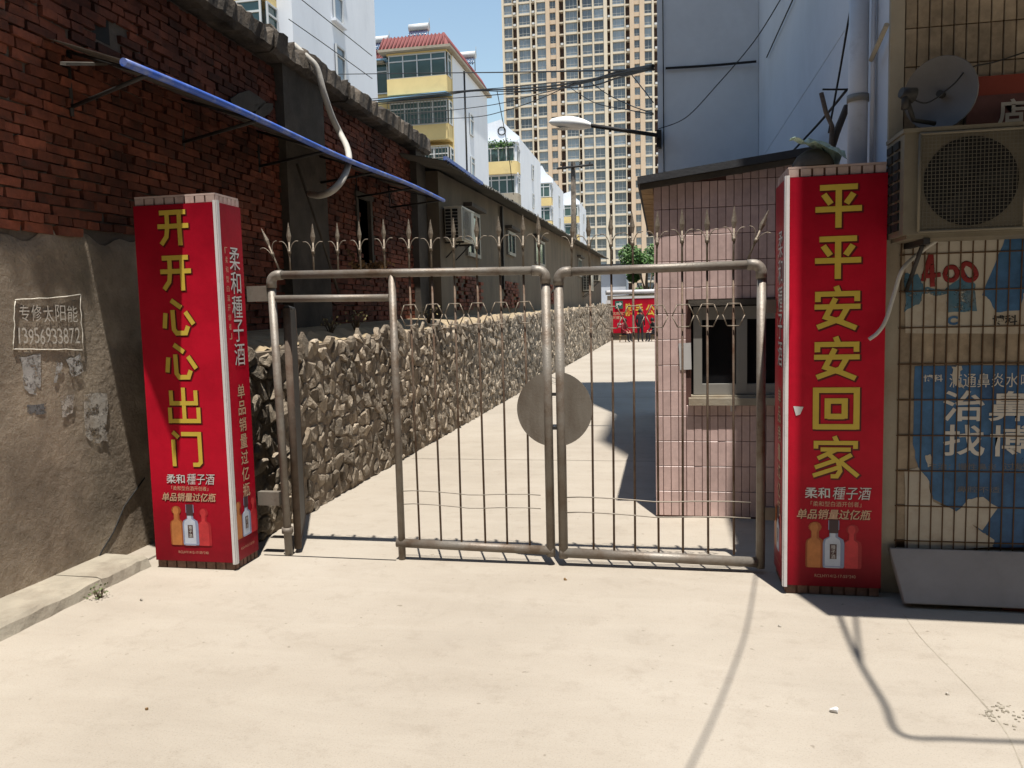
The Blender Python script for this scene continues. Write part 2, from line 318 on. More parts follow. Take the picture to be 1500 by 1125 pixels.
# bricks: the 300 nearest are single pieces, the rest one mass
def brick_mesh(seed):
    rr = random.Random(seed); b = MB()
    p = []
    for z in (-1, 1):
        for x, y in ((-1,-1),(1,-1),(1,1),(-1,1)):
            p.append((x*.03+rr.uniform(-.006,.004), y*.110+rr.uniform(-.011,.008), z*.0262+rr.uniform(-.0055,.004)))
    return b.hexa(p).mesh('brick', m_brick)
BR = [brick_mesh(i) for i in range(16)]
spots = []
row = 0; z = 2.13
while z < 4.17:
    v = 3.2 + (.12 if row % 2 else 0) + random.uniform(-.02,.02)
    head = row % 4 == 3
    while v < 12.1:
        L_ = .5 if head else 1.
        low = 2.2+.05*(v-4)+.03 if v < 5.3 else 1.5
        inside_win = 9.5 < v < 10.05 and 2.3 < z < 3.25
        if z > low and not (7.5 < v < 8.45) and not inside_win and not (4.93 < v < 5.12 and 3.6 < z < 3.83):
            spots.append((v + .118*L_, z + .008*math.sin(v*1.3)+random.uniform(-.003,.003), L_))
        v += .236*L_ + random.uniform(.006,.016)
    row += 1; z += .0645
low_spots = []
z = 1.52; row = 0
while z < 2.13:
    v = 5.4 + (.12 if row % 2 else 0)
    while v < 12.1:
        if not (7.5 < v < 8.45): low_spots.append((v, z+random.uniform(-.004,.004), 1.))
        v += .25
    row += 1; z += .0645
spots.sort(key=lambda s: s[0]); near = [s for s in spots if s[0] > 3.5][:300]; ns = set(near)
for v, z, l in near:
    o = link('brick', random.choice(BR), bld, Matrix.LocRotScale(Vector((WU-.014+random.choice((0,0,0,0,-.012))+random.uniform(-.012,.01), v, z)), Euler((random.uniform(-.03,.03), random.uniform(-.05,.05), random.uniform(-.04,.04))), Vector((1, l, 1))))
mass = MB()
for v, z, l in [s for s in spots if s not in ns] + low_spots:
    me = random.choice(BR); dx = WU-.012+random.uniform(-.014,.01)
    mass.add([(p.co.x+dx, p.co.y*l+v, p.co.z+z) for p in me.vertices], [tuple(f.vertices) for f in me.polygons])
tag(mass.build('brickwork', m_brick, bld), kind='stuff')
# patches of old render, the hole, piers, the window
pp = MB()
for cx, cy, w, h, n in ((360,150,26,16,9),(385,160,16,10,8)):
    pts = [PU(cx+w*math.cos(a)*random.uniform(.7,1.2), cy+h*math.sin(a)*random.uniform(.7,1.2), WU+.03) for a in [2*math.pi*k/n for k in range(n)]]
    pp.prism(pts, (.012,0,0))
pp.build('render_patch', m_column, bld)
BOX('pier', (WU-.05, 7.5, 1.5), (WU+.10, 8.45, 4.2), m_column, bld)
BOX('pier', (WU-.05, 11.75, 1.5), (WU+.12, 12.22, 4.2), m_column, bld)
wi = BOX('window', (WU-.10, 9.52, 2.32), (WU-.02, 10.03, 3.22), m_glass, bld)
fr = MB(); fr.box((WU-.02,9.5,2.3),(WU+.03,9.57,3.25)); fr.box((WU-.02,9.98,2.3),(WU+.03,10.05,3.25)); fr.box((WU-.02,9.57,3.18),(WU+.03,9.98,3.25)); fr.box((WU-.02,9.57,2.3),(WU+.04,9.98,2.36))
fr.build('window_frame', m_column, wi)
BOX('wall_hole', (WU-.1, 4.94, 3.61), (WU-.018, 5.11, 3.82), m_black, bld)
# parapet: sections of cast concrete with broken edges
pv = 2.2; k = 0
while pv < 12.25:
    ln = min(random.uniform(1.3, 2.0), 12.3-pv)
    b = MB(); n = 20; o0 = -3.60+random.uniform(-.012,.012); t = 4.44+random.uniform(-.02,.035); lo = 4.19+random.uniform(-.01,.01)
    vs = []
    for i in range(n+1):
        v = pv + (ln-.012)*i/n
        j = lambda a: random.uniform(-a, a)
        ch = random.uniform(.02,.06) if random.random() < .22 else 0
        vs += [(-4.3, v, lo), (o0-.05+j(.012), v, lo+j(.014)), (o0+j(.016), v, lo+.04+j(.014)), (o0+j(.016)-ch, v, t-.03-ch+j(.02)), (o0-.05-ch+j(.02), v, t-ch*.8+j(.025)), (-4.3, v, t)]
    fs = [(i*6+q, i*6+(q+1) % 6, (i+1)*6+(q+1) % 6, (i+1)*6+q) for i in range(n) for q in range(6)] + [tuple(range(5,-1,-1)), tuple(n*6+q for q in range(6))]
    b.add(vs, fs).build('parapet_section', m_conc, bld); pv += ln
BOX('roof_deck', (-9, 2.2, 4.2), (-4.31, 12.25, 4.36), m_conc, bld)
# writing in chalk, scraps of paper
def on_wall(x, y, d=.0275): return PU(x, y, WU+d)
ck = MB()
cor = [(22,440),(117,432),(122,512),(20,512)]
for i in range(4):
    a, c = cor[i], cor[(i+1) % 4]; pts = []
    for q in range(9):
        t = q/8; pts.append(on_wall(a[0]+(c[0]-a[0])*t+random.uniform(-1,1), a[1]+(c[1]-a[1])*t+random.uniform(-1.2,1.2), .025))
    ck.tube(pts, .0035, 4)
ck.build('chalk_outline', m_chalk, skin)
def wall_text(s, x0, x1, yc, hpx, m, bold):
    n = len(s)
    for i, ch in enumerate(s):
        xa = x0+(x1-x0)*(i+.08)/n; xb = x0+(x1-x0)*(i+.92)/n
        a, b_ = on_wall(xa, yc), on_wall(xb, yc); t, u_ = on_wall((xa+xb)/2, yc-hpx/2), on_wall((xa+xb)/2, yc+hpx/2)
        letter(ch, (a+b_)/2 + Vector((0,0,random.uniform(-.006,.006))), abs(b_.y-a.y)*(.3 if ch == '1' else 1), t.z-u_.z, m, 'right', skin, bold, tilt=random.uniform(-.1,.1))
wall_text('专修太阳能', 27, 115, 459, 24, m_chalk, 0)
wall_text('13956933872', 24, 118, 492, 23, m_chalk, 0)
def scrap(pts, m, name='paper_scrap', d=.0245):
    P = []
    for i in range(len(pts)):
        a, c = pts[i], pts[(i+1) % len(pts)]
        for t in (0, .33, .66): P.append(on_wall(a[0]+(c[0]-a[0])*t+random.uniform(-2,2), a[1]+(c[1]-a[1])*t+random.uniform(-2,2), d))
    MB().prism(P, (.0015,0,0)).build(name, m, skin)
scrap([(29,522),(58,520),(61,560),(52,580),(40,575),(34,560)], m_paper)
scrap([(97,527),(118,520),(122,545),(104,553)], m_paper)
scrap([(84,530),(92,532),(84,558),(80,560)], m_paper)
scrap([(124,578),(156,575),(158,645),(140,650),(126,640)], M('pale_scrap', (.46,.42,.37), .92, var=.2, scale=9, bump=.4, stain=(.30,.25,.20), sscale=7, samt=.46))
scrap([(88,580),(108,577),(106,606),(92,612)], MATS['pale_scrap'])
scrap([(38,594),(66,592),(68,606),(42,610)], M('grey_scrap', (.15,.15,.15), .9, var=.3, scale=20, bump=.3))
worn(MATS['pale_scrap'], 12, .44, .54); worn(MATS['grey_scrap'], 20, .42, .52)
cr = MB()
pts = [on_wall(x, y, .024) for x, y in ((134,838),(150,806),(166,780),(182,742),(196,722),(212,700))]
cr.tube(pts, .006, 4); cr.build('wall_crack', m_black, skin)

BOX('near_masonry', (-9, -14, 0), (WU-.025, 2.19, 4.2), m_mortar, bld); BOX('near_render', (WU-.022, -14, 0), (WU+.015, 2.19, 2.1), m_render, bld)
opp = thing('added_sky_blocker', 'unseen grey building added behind the viewer to cut sky and bounce light', 'building')  # unseen block added behind the camera to keep the shaded walls darker
BOX('wall', (-16, -16, 0), (22, -6.5, 18), m_conc, opp)
for zf in range(5):
    for xf in range(11):
        BOX('window', (-14.5+xf*3.3, -6.52, 1.1+zf*3.2), (-13+xf*3.3, -6.45, 2.7+zf*3.2), m_glass, opp)
# kerb along the wall base: cast sections
kv = 2.4; kt = thing('kerb', 'low pale concrete kerb along the foot of the brick building', 'kerb')
while kv < 4.66:
    ln = min(.9, 4.66-kv); b = MB(); n = 8; vs = []
    for i in range(n+1):
        v = kv+(ln-.008)*i/n; j = lambda: random.uniform(-.006,.006)
        vs += [(-3.84, v, 0), (-3.44+j(), v, 0), (-3.46+j(), v, .062+j()), (-3.49+j(), v, .076+j()), (-3.84, v, .08)]
    fs = [(i*5+q, i*5+(q+1) % 5, (i+1)*5+(q+1) % 5, (i+1)*5+q) for i in range(n) for q in range(5)] + [(4,3,2,1,0), tuple(n*5+q for q in range(5))]
    b.add(vs, fs).build('kerb_section', m_kerb, kt); kv += ln

# awning on the brick wall
aw = thing('wall_awning', 'old sheet awning with bright blue edge tube on the brick building', 'awning')
A0, A1 = Vector((-2.98, 4.08, 3.13)), Vector((-2.98, 10.7, 3.26)); B0, B1 = Vector((-3.79, 4.46, 3.45)), Vector((-3.79, 10.9, 3.52))
sh = MB(); n = 24
for i in range(n):
    t0, t1 = i/n, (i+1.01)/n
    q = [A0.lerp(A1,t0), A0.lerp(A1,t1), B0.lerp(B1,t1), B0.lerp(B1,t0)]
    lf_ = Vector((0,0,.004*(i % 2))); dz = Vector((0,0,.003)); sh.hexa([p+lf_ for p in q]+[p+lf_+dz for p in q])
sh.build('awning_sheet', m_sheet, aw)
pts = [A0.lerp(A1, i/20)+Vector((0,0,.012*math.sin(i*.5)-.01)) for i in range(21)]
MB().tube(pts, .024, 10).build('edge_tube', m_blue, aw)
for i in range(6):
    t = .03+i*.19; p, w = A0.lerp(A1,t), B0.lerp(B1,t); b = MB()
    lo = Vector((WU+.01, w.y, p.z-.06)); b.tube([p-Vector((0,0,.03)), lo], .014, 5); b.tube([lo-Vector((0,0,.06)), Vector((WU+.01, w.y, w.z-.02))], .016, 5)
    b.tube([p-Vector((0,0,.02)), w-Vector((0,0,.03))], .012, 5); b.build('bracket', m_dark, aw)
MB().hexa([PU(88,95,-3.3),PU(150,95,-3.3),PU(150,95,-3.3)+Vector((.02,.02,0)),PU(88,95,-3.3)+Vector((.02,.02,0)),PU(88,90,-3.3),PU(150,91,-3.3),PU(150,91,-3.3)+Vector((.02,.02,0)),PU(88,90,-3.3)+Vector((.02,.02,0))]).build('brace_strip', m_column, aw)

def smooth(pts, n=8):
    pts = [Vector(p) for p in pts]; out = []
    for i in range(len(pts)-1):
        p0, p1, p2, p3 = pts[max(i-1,0)], pts[i], pts[i+1], pts[min(i+2,len(pts)-1)]
        for k in range(n):
            t = k/n; out.append(.5*((2*p1)+(p2-p0)*t+(2*p0-5*p1+4*p2-p3)*t*t+(3*p1-p0-3*p2+p3)*t**3))
    return out+[pts[-1]]
hp = [PU(430,66,-3.75)] + [PU(x, y, u) for x, y, u in ((450,84,-3.62),(464,100,-3.54),(474,135,-3.5),(486,170,-3.48),(498,195,-3.45),(508,215,-3.3),(511,235,-3.1),(503,260,-3.0),(488,278,-3.05),(470,286,-3.2),(454,284,-3.4))]
ho = MB(); ho.tube(smooth(hp), .033, 10)
tag(ho.build('drain_hose', m_hose), 'thick pale hose looping over the parapet of the brick building and across the blue tube', 'hose')
tag(MB().tube([PU(435,240,-3.55), PU(470,345,-3.5), PU(496,430,-3.45)], .014, 6).build('leaning_rod', m_column), 'thin grey rod leaning against the dark pier behind the gate', 'rod')

# ============================================================ RUBBLE STONE WALL
SU = -2.97
sw = thing('rubble_wall', 'rough rubble stone retaining wall running down the left of the alley', 'wall')
def stop(v): return 1.44+.0137*(v-5.5)
bed = MB(); bed.hexa([(-3.80,5.28,0),(SU-.024,5.28,0),(SU-.024,46,0),(-3.80,46,0),(-3.80,5.28,stop(5.2)),(SU-.024,5.28,stop(5.2)-.03),(SU-.024,46,stop(46)-.03),(-3.80,46,stop(46))])
bed.build('bedding', m_stonebed, sw)
def stone_mesh(seed):
    rr = random.Random(seed); bm = bmesh.new()
    for k in range(22):
        d = Vector((rr.gauss(0,1), rr.gauss(0,1), rr.gauss(0,1))).normalized()
        p = Vector([math.copysign(abs(c)**.65, c) for c in d]); p *= rr.uniform(.82, 1.1)
        bm.verts.new(p*.5)
    r = bmesh.ops.convex_hull(bm, input=bm.verts)
    bmesh.ops.delete(bm, geom=list(set([e for e in r['geom_interior'] if isinstance(e, bmesh.types.BMVert)])), context='VERTS')
    me = bpy.data.meshes.new('stone'); bm.to_mesh(me); bm.free(); me.materials.append(m_stone); return me
ST = [stone_mesh(100+i) for i in range(14)]
# fitted stones: cells of a jittered lattice, each cut by its neighbours, with mortar between
def clip(poly, px, py, nx, ny):
    out = []
    for i in range(len(poly)):
        a, b = poly[i], poly[(i+1) % len(poly)]; da = (a[0]-px)*nx+(a[1]-py)*ny; db = (b[0]-px)*nx+(b[1]-py)*ny
        if da <= 0: out.append(a)
        if (da < 0 < db) or (db < 0 < da): t = da/(da-db); out.append((a[0]+(b[0]-a[0])*t, a[1]+(b[1]-a[1])*t))
    return out
sites = {}; vv = [5.22]
while vv[-1] < 46: vv.append(vv[-1]+(.135 if vv[-1] < 16 else .20))
for i_, v in enumerate(vv):
    st_ = vv[min(i_+1, len(vv)-1)]-v or .2
    for k in range(-1, 16):
        if random.random() < .14: continue
        sites[(i_, k)] = (v+random.uniform(-.5,.5)*st_, .118*(k+.5)+(.059 if i_ % 2 else 0)+random.uniform(-.052,.052))
cells = []
for (i_, k), (v, z) in sites.items():
    if not (5.24 < v < 45.9 and .0 < z < stop(v)+.01): continue
    poly = [(v-.25,z-.2),(v+.25,z-.2),(v+.25,z+.2),(v-.25,z+.2)]
    for a in range(-2, 3):
        for b in range(-2, 3):
            q = sites.get((i_+a, k+b))
            if q and (a or b): poly = clip(poly, (v+q[0])/2, (z+q[1])/2, q[0]-v, q[1]-z)
            if len(poly) < 3: break
    if len(poly) >= 3: cells.append((v, z, poly))
cells.sort(key=lambda c: c[0]); mass = MB(); wob = []
def stone_piece(v, z, poly):
    n = len(poly); cv = sum(p[0] for p in poly)/n; cz = sum(p[1] for p in poly)/n
    P = []
    for a in range(n):      # chip the corners so that outlines stay irregular
        p, q = poly[a], poly[(a+1) % n]; P.append((p[0]+(cv-p[0])*random.uniform(.0,.10), p[1]+(cz-p[1])*random.uniform(0,.10)))
        if math.hypot(q[0]-p[0], q[1]-p[1]) > .06: t = random.uniform(.35,.65); P.append((p[0]+(q[0]-p[0])*t+random.uniform(-.006,.006), p[1]+(q[1]-p[1])*t+random.uniform(-.006,.006)))
    n = len(P); pro = random.uniform(-.004,.017); tv, tz = random.gauss(0,.12), random.gauss(0,.12); vs = []
    for sc, dx in ((.975,-.03),(.95,pro-.010),(.76,pro+.003)):
        for p in P: vs.append((SU-.02+dx+(tv*(p[0]-cv)+tz*(p[1]-cz) if dx > -.04 else 0)+(random.uniform(-.006,.006) if dx > -.04 else 0), cv+(p[0]-cv)*sc, max(.002, cz+(p[1]-cz)*sc)))
    vs.append((SU-.02+pro+.006+random.uniform(-.006,.006), cv+random.uniform(-.01,.01), max(.003, cz+random.uniform(-.01,.01))))
    fs = [(r*n+a, r*n+(a+1) % n, (r+1)*n+(a+1) % n, (r+1)*n+a) for r in range(2) for a in range(n)]+[(2*n+a, 2*n+(a+1) % n, 3*n) for a in range(n)]
    return vs, fs
for i_, (v, z, poly) in enumerate(cells):
    vs, fs = stone_piece(v, z, poly)
    if i_ < 300: MB().add(vs, fs).build('stone', m_stone, sw)
    else: mass.add(vs, fs)
tag(mass.build('stonework', m_stone, sw), kind='stuff')
cap = MB(); vs = []; n = 160
for i in range(n+1):
    v = 5.26+(40.7)*(i/n)**1.6
    vs += [(-3.79, v, stop(v)+.10), (SU-.28+random.uniform(-.05,.05), v, stop(v)+.06+random.uniform(-.02,.03)), (SU-.10+random.uniform(-.03,.03), v, stop(v)-.02+random.uniform(-.03,.02))]
cap.add(vs, [(i*3+q, i*3+q+1, (i+1)*3+q+1, (i+1)*3+q) for i in range(n) for q in range(2)])
cap.build('earth_top', M('dry_earth', (.30,.235,.15), .95, var=.3, scale=6, bump=.8, bscale=25), sw)
def twigs(name, base, h, n, ml, label, cat, leafs=60, seed=1, spread=.3, ls=.03, drop=0.):
    rr = random.Random(seed); t = thing(name, label, cat); st = MB(); lf = MB(); base = Vector(base)
    for i in range(n):
        a = rr.uniform(0, 6.28); e = base+Vector((math.cos(a)*spread*rr.uniform(.3,1), math.sin(a)*spread*rr.uniform(.3,1), h*rr.uniform(.5,1)-drop*rr.random()))
        mid = base.lerp(e, .5)+Vector((0,0,h*.15)); st.tube([base+Vector((rr.uniform(-.02,.02),rr.uniform(-.02,.02),-.02)), mid, e], [.004,.003,.0015], 4)
        for k in range(leafs//n):
            p = mid.lerp(e, rr.random())+Vector((rr.gauss(0,.02),rr.gauss(0,.02),rr.gauss(0,.02)))
            d = Vector((rr.gauss(0,1),rr.gauss(0,1),rr.gauss(0,1))).normalized()*ls; w = d.orthogonal().normalized()*ls*.35
            lf.add([p-d*.5, p+w, p+d*.6, p-w], [(0,1,2,3)])
    st.build('stems', m_bark, t); lf.build('leaves', ml, t); return t
twigs('dry_shrub', PU(540,408,-3.45), .35, 26, m_dry, 'dead brown shrub on top of the rubble wall behind the gate', 'shrub', 420, 3, .28, .05, .25)
for i, (x, y, u, l) in enumerate(((485,488,-3.25,'tuft of dry grass on the rubble wall nearest the left gate post'),(520,478,-3.2,'taller tuft of dry grass on the rubble wall below the dead shrub'),(628,466,-3.15,'tuft of dry grass on the rubble wall behind the hexagon bars'))):
    p = PU(x, y, u); p.z = max(p.z, stop(p.y)+.08); twigs('grass_tuft', p-Vector((0,0,.05)), .2, 22, M('dry_grass', (.30,.26,.12), .8, var=.3, scale=9, bump=0, rnd=.3), l, 'grass tuft', 22, 40+i, .14, .03)
twigs('weed', PG(146,876)+Vector((0,0,.0)), .07, 12, m_weed, 'small green weed growing at the foot of the kerb', 'weed', 45, 8, .06, .018)

# ============================================================ SHED ROW beyond
sd = thing('shed_row', 'long low brown plaster sheds with fibre roof above the rubble wall', 'shed')
DU = -3.5
def eave(v): return 3.60+.0235*v
wl = MB(); wl.hexa([(-8,12.26,1.4),(DU,12.26,1.4),(DU,45.6,1.9),(-8,45.6,1.9),(-8,12.26,eave(12.2)+.1),(DU,12.26,eave(12.2)+.06),(DU,45.6,eave(45.6)+.06),(-8,45.6,eave(45.6)+.1)])
wl.build('wall', m_shed, sd)
# corrugated roof panels
nv = 34; v0 = 11.3
for i in range(nv):
    a = v0+i*1.02; b_ = a+1.05; r = MB(); vs = []; n = 14; lift = .012*(i % 2)
    for k in range(n+1):
        v = a+(b_-a)*k/n; c = .022*math.cos(k*math.pi)+lift
        jag = random.uniform(-.015,.015)
        vs += [(-3.08+jag, v, eave(v)+c), (-7.6, v, eave(v)+1.05+c)]
    vs2 = [(x, y, z+.012) for x, y, z in vs]; m_ = len(vs)
    fs = [(2*k, 2*k+2, 2*k+3, 2*k+1) for k in range(n)]+[(m_+2*k, m_+2*k+1, m_+2*k+3, m_+2*k+2) for k in range(n)]+[(2*k, m_+2*k, m_+2*k+2, 2*k+2) for k in range(n)]
    r.add(vs+vs2, fs); r.build('roof_sheet', m_roof, sd)
bb = PU(650,236,-3.1)
BOX('blue_edge', (-3.12, 11.25, eave(11.3)+.04), (-3.07, 13.6, eave(12)+.075), m_blue, sd)
def shed_window(x0, y0, x1, y1, label=None):
    a, b_ = PU(x0, y0, DU), PU(x1, y1, DU); w = BOX('window', (DU-.1, a.y, b_.z), (DU+.012, b_.y, a.z), m_gl2, sd)
    f = MB(); t = .07
    f.box((DU,a.y-t,b_.z-t),(DU+.05,a.y,a.z+t)); f.box((DU,b_.y,b_.z-t),(DU+.05,b_.y+t,a.z+t)); f.box((DU,a.y,a.z),(DU+.06,b_.y,a.z+t)); f.box((DU,a.y,b_.z-t),(DU+.06,b_.y,b_.z)); f.box((DU+.013,(a.y+b_.y)/2-.03,b_.z),(DU+.04,(a.y+b_.y)/2+.03,a.z))
    f.build('window_frame', m_alug, w)
    BOX('hood', (DU+.001, a.y-.15, a.z+.1), (DU+.16, b_.y+.15, a.z+.17), m_column, w)
shed_window(682,312,700,374); shed_window(742,342,752,372); shed_window(783,352,796,388); shed_window(846,380,851,404)
bk = MB()
for i in range(9):
    for j in range(7):
        for (cv, cz) in ((13.2, 1.75),(17.2,1.8),(23.5,1.95)):
            if random.random() < .8: bk.box((DU+.0, cv+j*.25+(.12 if i % 2 else 0), cz+i*.068), (DU+.03+random.uniform(0,.03), cv+j*.25+.235+(.12 if i % 2 else 0), cz+i*.068+.056))
tag(bk.build('exposed_brickwork', m_brick, sd), kind='stuff')
BOX('downpipe', (DU+.02, 17.0, 2.2), (DU+.08, 17.07, eave(17)), m_dark, sd)

def ac_unit(name, label, org, ax, w, h, d, m, grill=True, front=True):
    """outdoor air conditioner: org = lower corner at the wall, ax = (along, out) directions"""
    t = thing(name, label, 'air conditioner'); al, out = Vector(ax[0]), Vector(ax[1]); up = Vector((0,0,1)); o = Vector(org)
    def P(a, b, c): return o+al*a+out*b+up*c
    def bx(mb, a0, a1, b0, b1, c0, c1, mi=0):
        q = [P(a0,b0,c0),P(a1,b0,c0),P(a1,b1,c0),P(a0,b1,c0),P(a0,b0,c1),P(a1,b0,c1),P(a1,b1,c1),P(a0,b1,c1)]
        if al.cross(out).z < 0: q = [q[i] for i in (1,0,3,2,5,4,7,6)]
        mb.hexa(q, mi)
    b = MB(); bx(b, 0, w, .04, d, .02, h-.02); bx(b, -.008, w+.008, .03, d+.01, h-.02, h); bx(b, .02, w-.02, .05, d-.01, 0, .02); b.build('casing', m, t)
    # fan recess ring and guard on the front
    cx, cz, rr = w*.37, h*.5, h*.40
    fm = Matrix((al, up, out)).transposed()
    f = MB(); f.lathe([(0,d+.004),(rr,d+.004)], P(cx,0,cz)-up*0, 28, fm); f.build('fan_opening', m_black, t)
    bl = MB()
    for k in range(3):
        a0 = k*2.094
        q = [(rr*.15*math.cos(a0), rr*.15*math.sin(a0)), (rr*.9*math.cos(a0-.35), rr*.9*math.sin(a0-.35)), (rr*.95*math.cos(a0+.3), rr*.95*math.sin(a0+.3)), (rr*.15*math.cos(a0+.9), rr*.15*math.sin(a0+.9))]
        bl.prism([P(cx+x, d+.007, cz+y) for x, y in q], out*.004)
    bl.build('fan', M('fan_blade', (.022,.022,.021), .5, bump=0), t)
    gq = MB(); g0, g1, z0, z1 = cx-rr*1.1, cx+rr*1.1, cz-rr*1.1, cz+rr*1.1
    for a, b2 in (((g0,z0),(g1,z0)),((g1,z0),(g1,z1)),((g1,z1),(g0,z1)),((g0,z1),(g0,z0))): gq.tube([P(a[0],d+.016,a[1]),P(b2[0],d+.016,b2[1])], .008, 5)
    gq.build('guard_frame', m, t)
    gg = MB(); k = 0; nn = 26 if w > .6 else 14
    for k in range(nn+1):
        x = g0+(g1-g0)*k/nn; gg.tube([P(x,d+.018,z0),P(x,d+.018,z1)], .0018, 3, caps=False)
        zz = z0+(z1-z0)*k/nn; gg.tube([P(g0,d+.021,zz),P(g1,d+.021,zz)], .0018, 3, caps=False)
    gg.build('guard_grid', m, t)
    # side coil openings
    for side, s0 in ((-.0005, -.010), (w+.0005, w+.010)):
        sg = MB()
        for i in range(2):
            for j in range(9):
                bx(sg, min(side,s0), max(side,s0), d*.16+i*d*.36, d*.16+i*d*.36+d*.28, h*.09+j*h*.095, h*.09+j*h*.095+h*.068)
        tag(sg.build('side_vents', m_black, t), kind='stuff')
    for a in (w*.12, w*.85): br = MB(); bx(br, a, a+.03, 0, d, -.03, 0); br.tube([P(a+.015,d*.8,-.03),P(a+.015,.01,-.26)], .012, 5); br.build('bracket', m_dark, t)
    return t
a = PU(645,355,DU)
ac_unit('air_conditioner', 'white outdoor air conditioner on the brown shed wall beside the end of the blue tube', (DU, 12.45, 2.86), ((0,1,0),(1,0,0)), .85, .55, .32, m_acw)
p = PU(856,424,DU); ac_unit('air_conditioner', 'small far air conditioner on the shed wall near the end of the alley', (DU, p.y-1, p.z-.1), ((0,1,0),(1,0,0)), .95, .75, .42, m_acw)
p = PU(868,412,DU); ac_unit('air_conditioner', 'tiny farthest air conditioner on the shed wall beside the red banner', (DU, p.y, p.z), ((0,1,0),(1,0,0)), .8, .55, .35, m_acw)

# ============================================================ SIGN PILLARS
def bottle_print(parent, pos, s, face, axis_r, out):
    """three bottles printed on the panel: flat silhouettes"""
    X = Vector(axis_r); Z = Vector((0,0,1)); O = Vector(out)
    def sil(cx, w, h, neck, nw, knob, m, d):
        pr = [(w/2*.92,0),(w/2,.04*h),(w/2,.52*h),(w/2*.9,.60*h),(nw/2,.66*h),(nw/2,.80*h)]
        if knob: pr += [(nw*.75,.84*h),(nw*.85,.90*h),(nw*.6,.97*h),(nw*.2,h)]
        else: pr += [(nw*.62,.80*h),(nw*.62,h)]
        pts = [(x, z) for x, z in pr]+[(-x, z) for x, z in reversed(pr)]
        P = [pos+X*(cx+x*1)*s+Z*z*s+O*d for x, z in pts]
        return MB().prism(P, O*.0006).build('bottle_print', m, parent)
    def sil2(cx, w, h, nw, knob, m, m2, d):
        sil(cx, w, h, 0, nw, knob, m, d); sil(cx-.004, w*.72, h*.985, 0, nw*.6, knob, m2, d+.0006)
    sil2(-.085, .085, .225, .036, True, M('bottle_amber', (.26,.075,.02), .45, var=.2, scale=9, bump=0), M('bottle_amber_light', (.40,.15,.045), .45, var=.25, scale=14, bump=0), .0022)
    sil2(.085, .085, .215, .034, True, M('bottle_crimson', (.28,.012,.018), .45, var=.25, scale=9, bump=0), M('bottle_crimson_light', (.42,.03,.035), .45, var=.3, scale=14, bump=0), .0022)
    sil2(0, .098, .235, .040, False, M('bottle_blue', (.20,.23,.34), .45, var=.15, scale=14, bump=0), M('bottle_blue_light', (.42,.46,.54), .45, var=.15, scale=14, bump=0), .0036)
    def rect(x0, x1, z0, z1, m, d): MB().prism([pos+X*x*s+Z*z*s+O*d for x, z in ((x0,z0),(x1,z0),(x1,z1),(x0,z1))], O*.0005).build('bottle_label', m, parent)
    rect(-.021,.021,.172,.237, M('bottle_cap', (.05,.03,.035), .45, bump=0), .0050)
    rect(-.017,.014,.045,.118, M('bottle_badge', (.06,.03,.03), .45, bump=0), .0050)
    for i, ch in enumerate('種子酒'): letter(ch, pos+X*(-.0015)*s+Z*(.104-.0235*i)*s+O*.0062, .02*s, .02*s, m_wht, face, parent, .0)
    rect(-.045,.045,.004,.010, M('bottle_shade', (.25,.28,.40), .45, bump=0), .0050)
STROKES = {
'开': (13, [[(10,90),(90,90)],[(3,53),(97,53)],[(33,90),(33,53),(29,25),(12,4)],[(70,90),(70,0)]]),
'心': (13, [[(30,97),(60,76)],[(11,62),(6,20)],[(33,70),(34,17),(42,6),(70,6),(78,25)],[(72,64),(95,30)]]),
'出': (12, [[(50,100),(50,6)],[(12,92),(12,56),(88,56),(88,92)],[(6,44),(6,6),(94,6),(94,44)]]),
'门': (12, [[(10,98),(27,82)],[(10,76),(10,0)],[(36,92),(92,92),(92,12),(85,5),(68,5)]]),
'平': (13, [[(11,93),(89,93)],[(19,78),(34,55)],[(81,78),(66,55)],[(2,43),(98,43)],[(50,93),(50,0)]]),
'安': (12, [[(47,102),(53,86)],[(9,66),(9,84),(91,84),(91,66)],[(2,54),(98,54)],[(46,74),(26,30),(58,18),(90,3)],[(72,54),(58,26),(8,6)]]),
'回': (13, [[(7,0),(7,94),(93,94),(93,0)],[(7,6),(93,6)],[(32,26),(32,68),(68,68),(68,26)],[(32,31),(68,31)]]),
'家': (10, [[(47,102),(53,88)],[(8,72),(8,86),(92,86),(92,72)],[(18,70),(82,70)],[(52,70),(12,48)],[(36,58),(56,40),(60,18),(53,5),(40,5)],[(50,44),(6,26)],[(57,27),(2,6)],[(84,58),(60,43)],[(59,42),(98,6)]])}
def big_char(ch, pos, w, h, m, parent, fat=0., name='lettering'):
    key = (ch, m.name, fat)
    if key not in TXT:
        wd, sts = STROKES[ch]; hw_ = wd/2+fat; b = MB()
        for si, st in enumerate(sts):
            q = [Vector((x, y)) for x, y in st]; L_, R_ = [], []
            if fat: q[0] += (q[0]-q[1]).normalized()*fat; q[-1] += (q[-1]-q[-2]).normalized()*fat
            for i, p in enumerate(q):
                d0 = (q[i]-q[i-1]).normalized() if i else (q[1]-q[0]).normalized()
                d1 = (q[i+1]-q[i]).normalized() if i < len(q)-1 else d0
                n0, n1 = Vector((-d0.y, d0.x)), Vector((-d1.y, d1.x)); mm = (n0+n1).normalized(); k = hw_/max(.5, mm.dot(n0))
                L_.append(p+mm*k); R_.append(p-mm*k)
            z = .0002*si
            vs = [((p.x-50)/100, (p.y-50)/100, z) for p in L_+R_]; n = len(q)
            b.add(vs, [(i, n+i, n+i+1, i+1) for i in range(n-1)])
        TXT[key] = b.mesh('lettering', m)
    return link(name, TXT[key], parent, Matrix.LocRotScale(Vector(pos), ROT['front'], Vector((w, h, 1))))
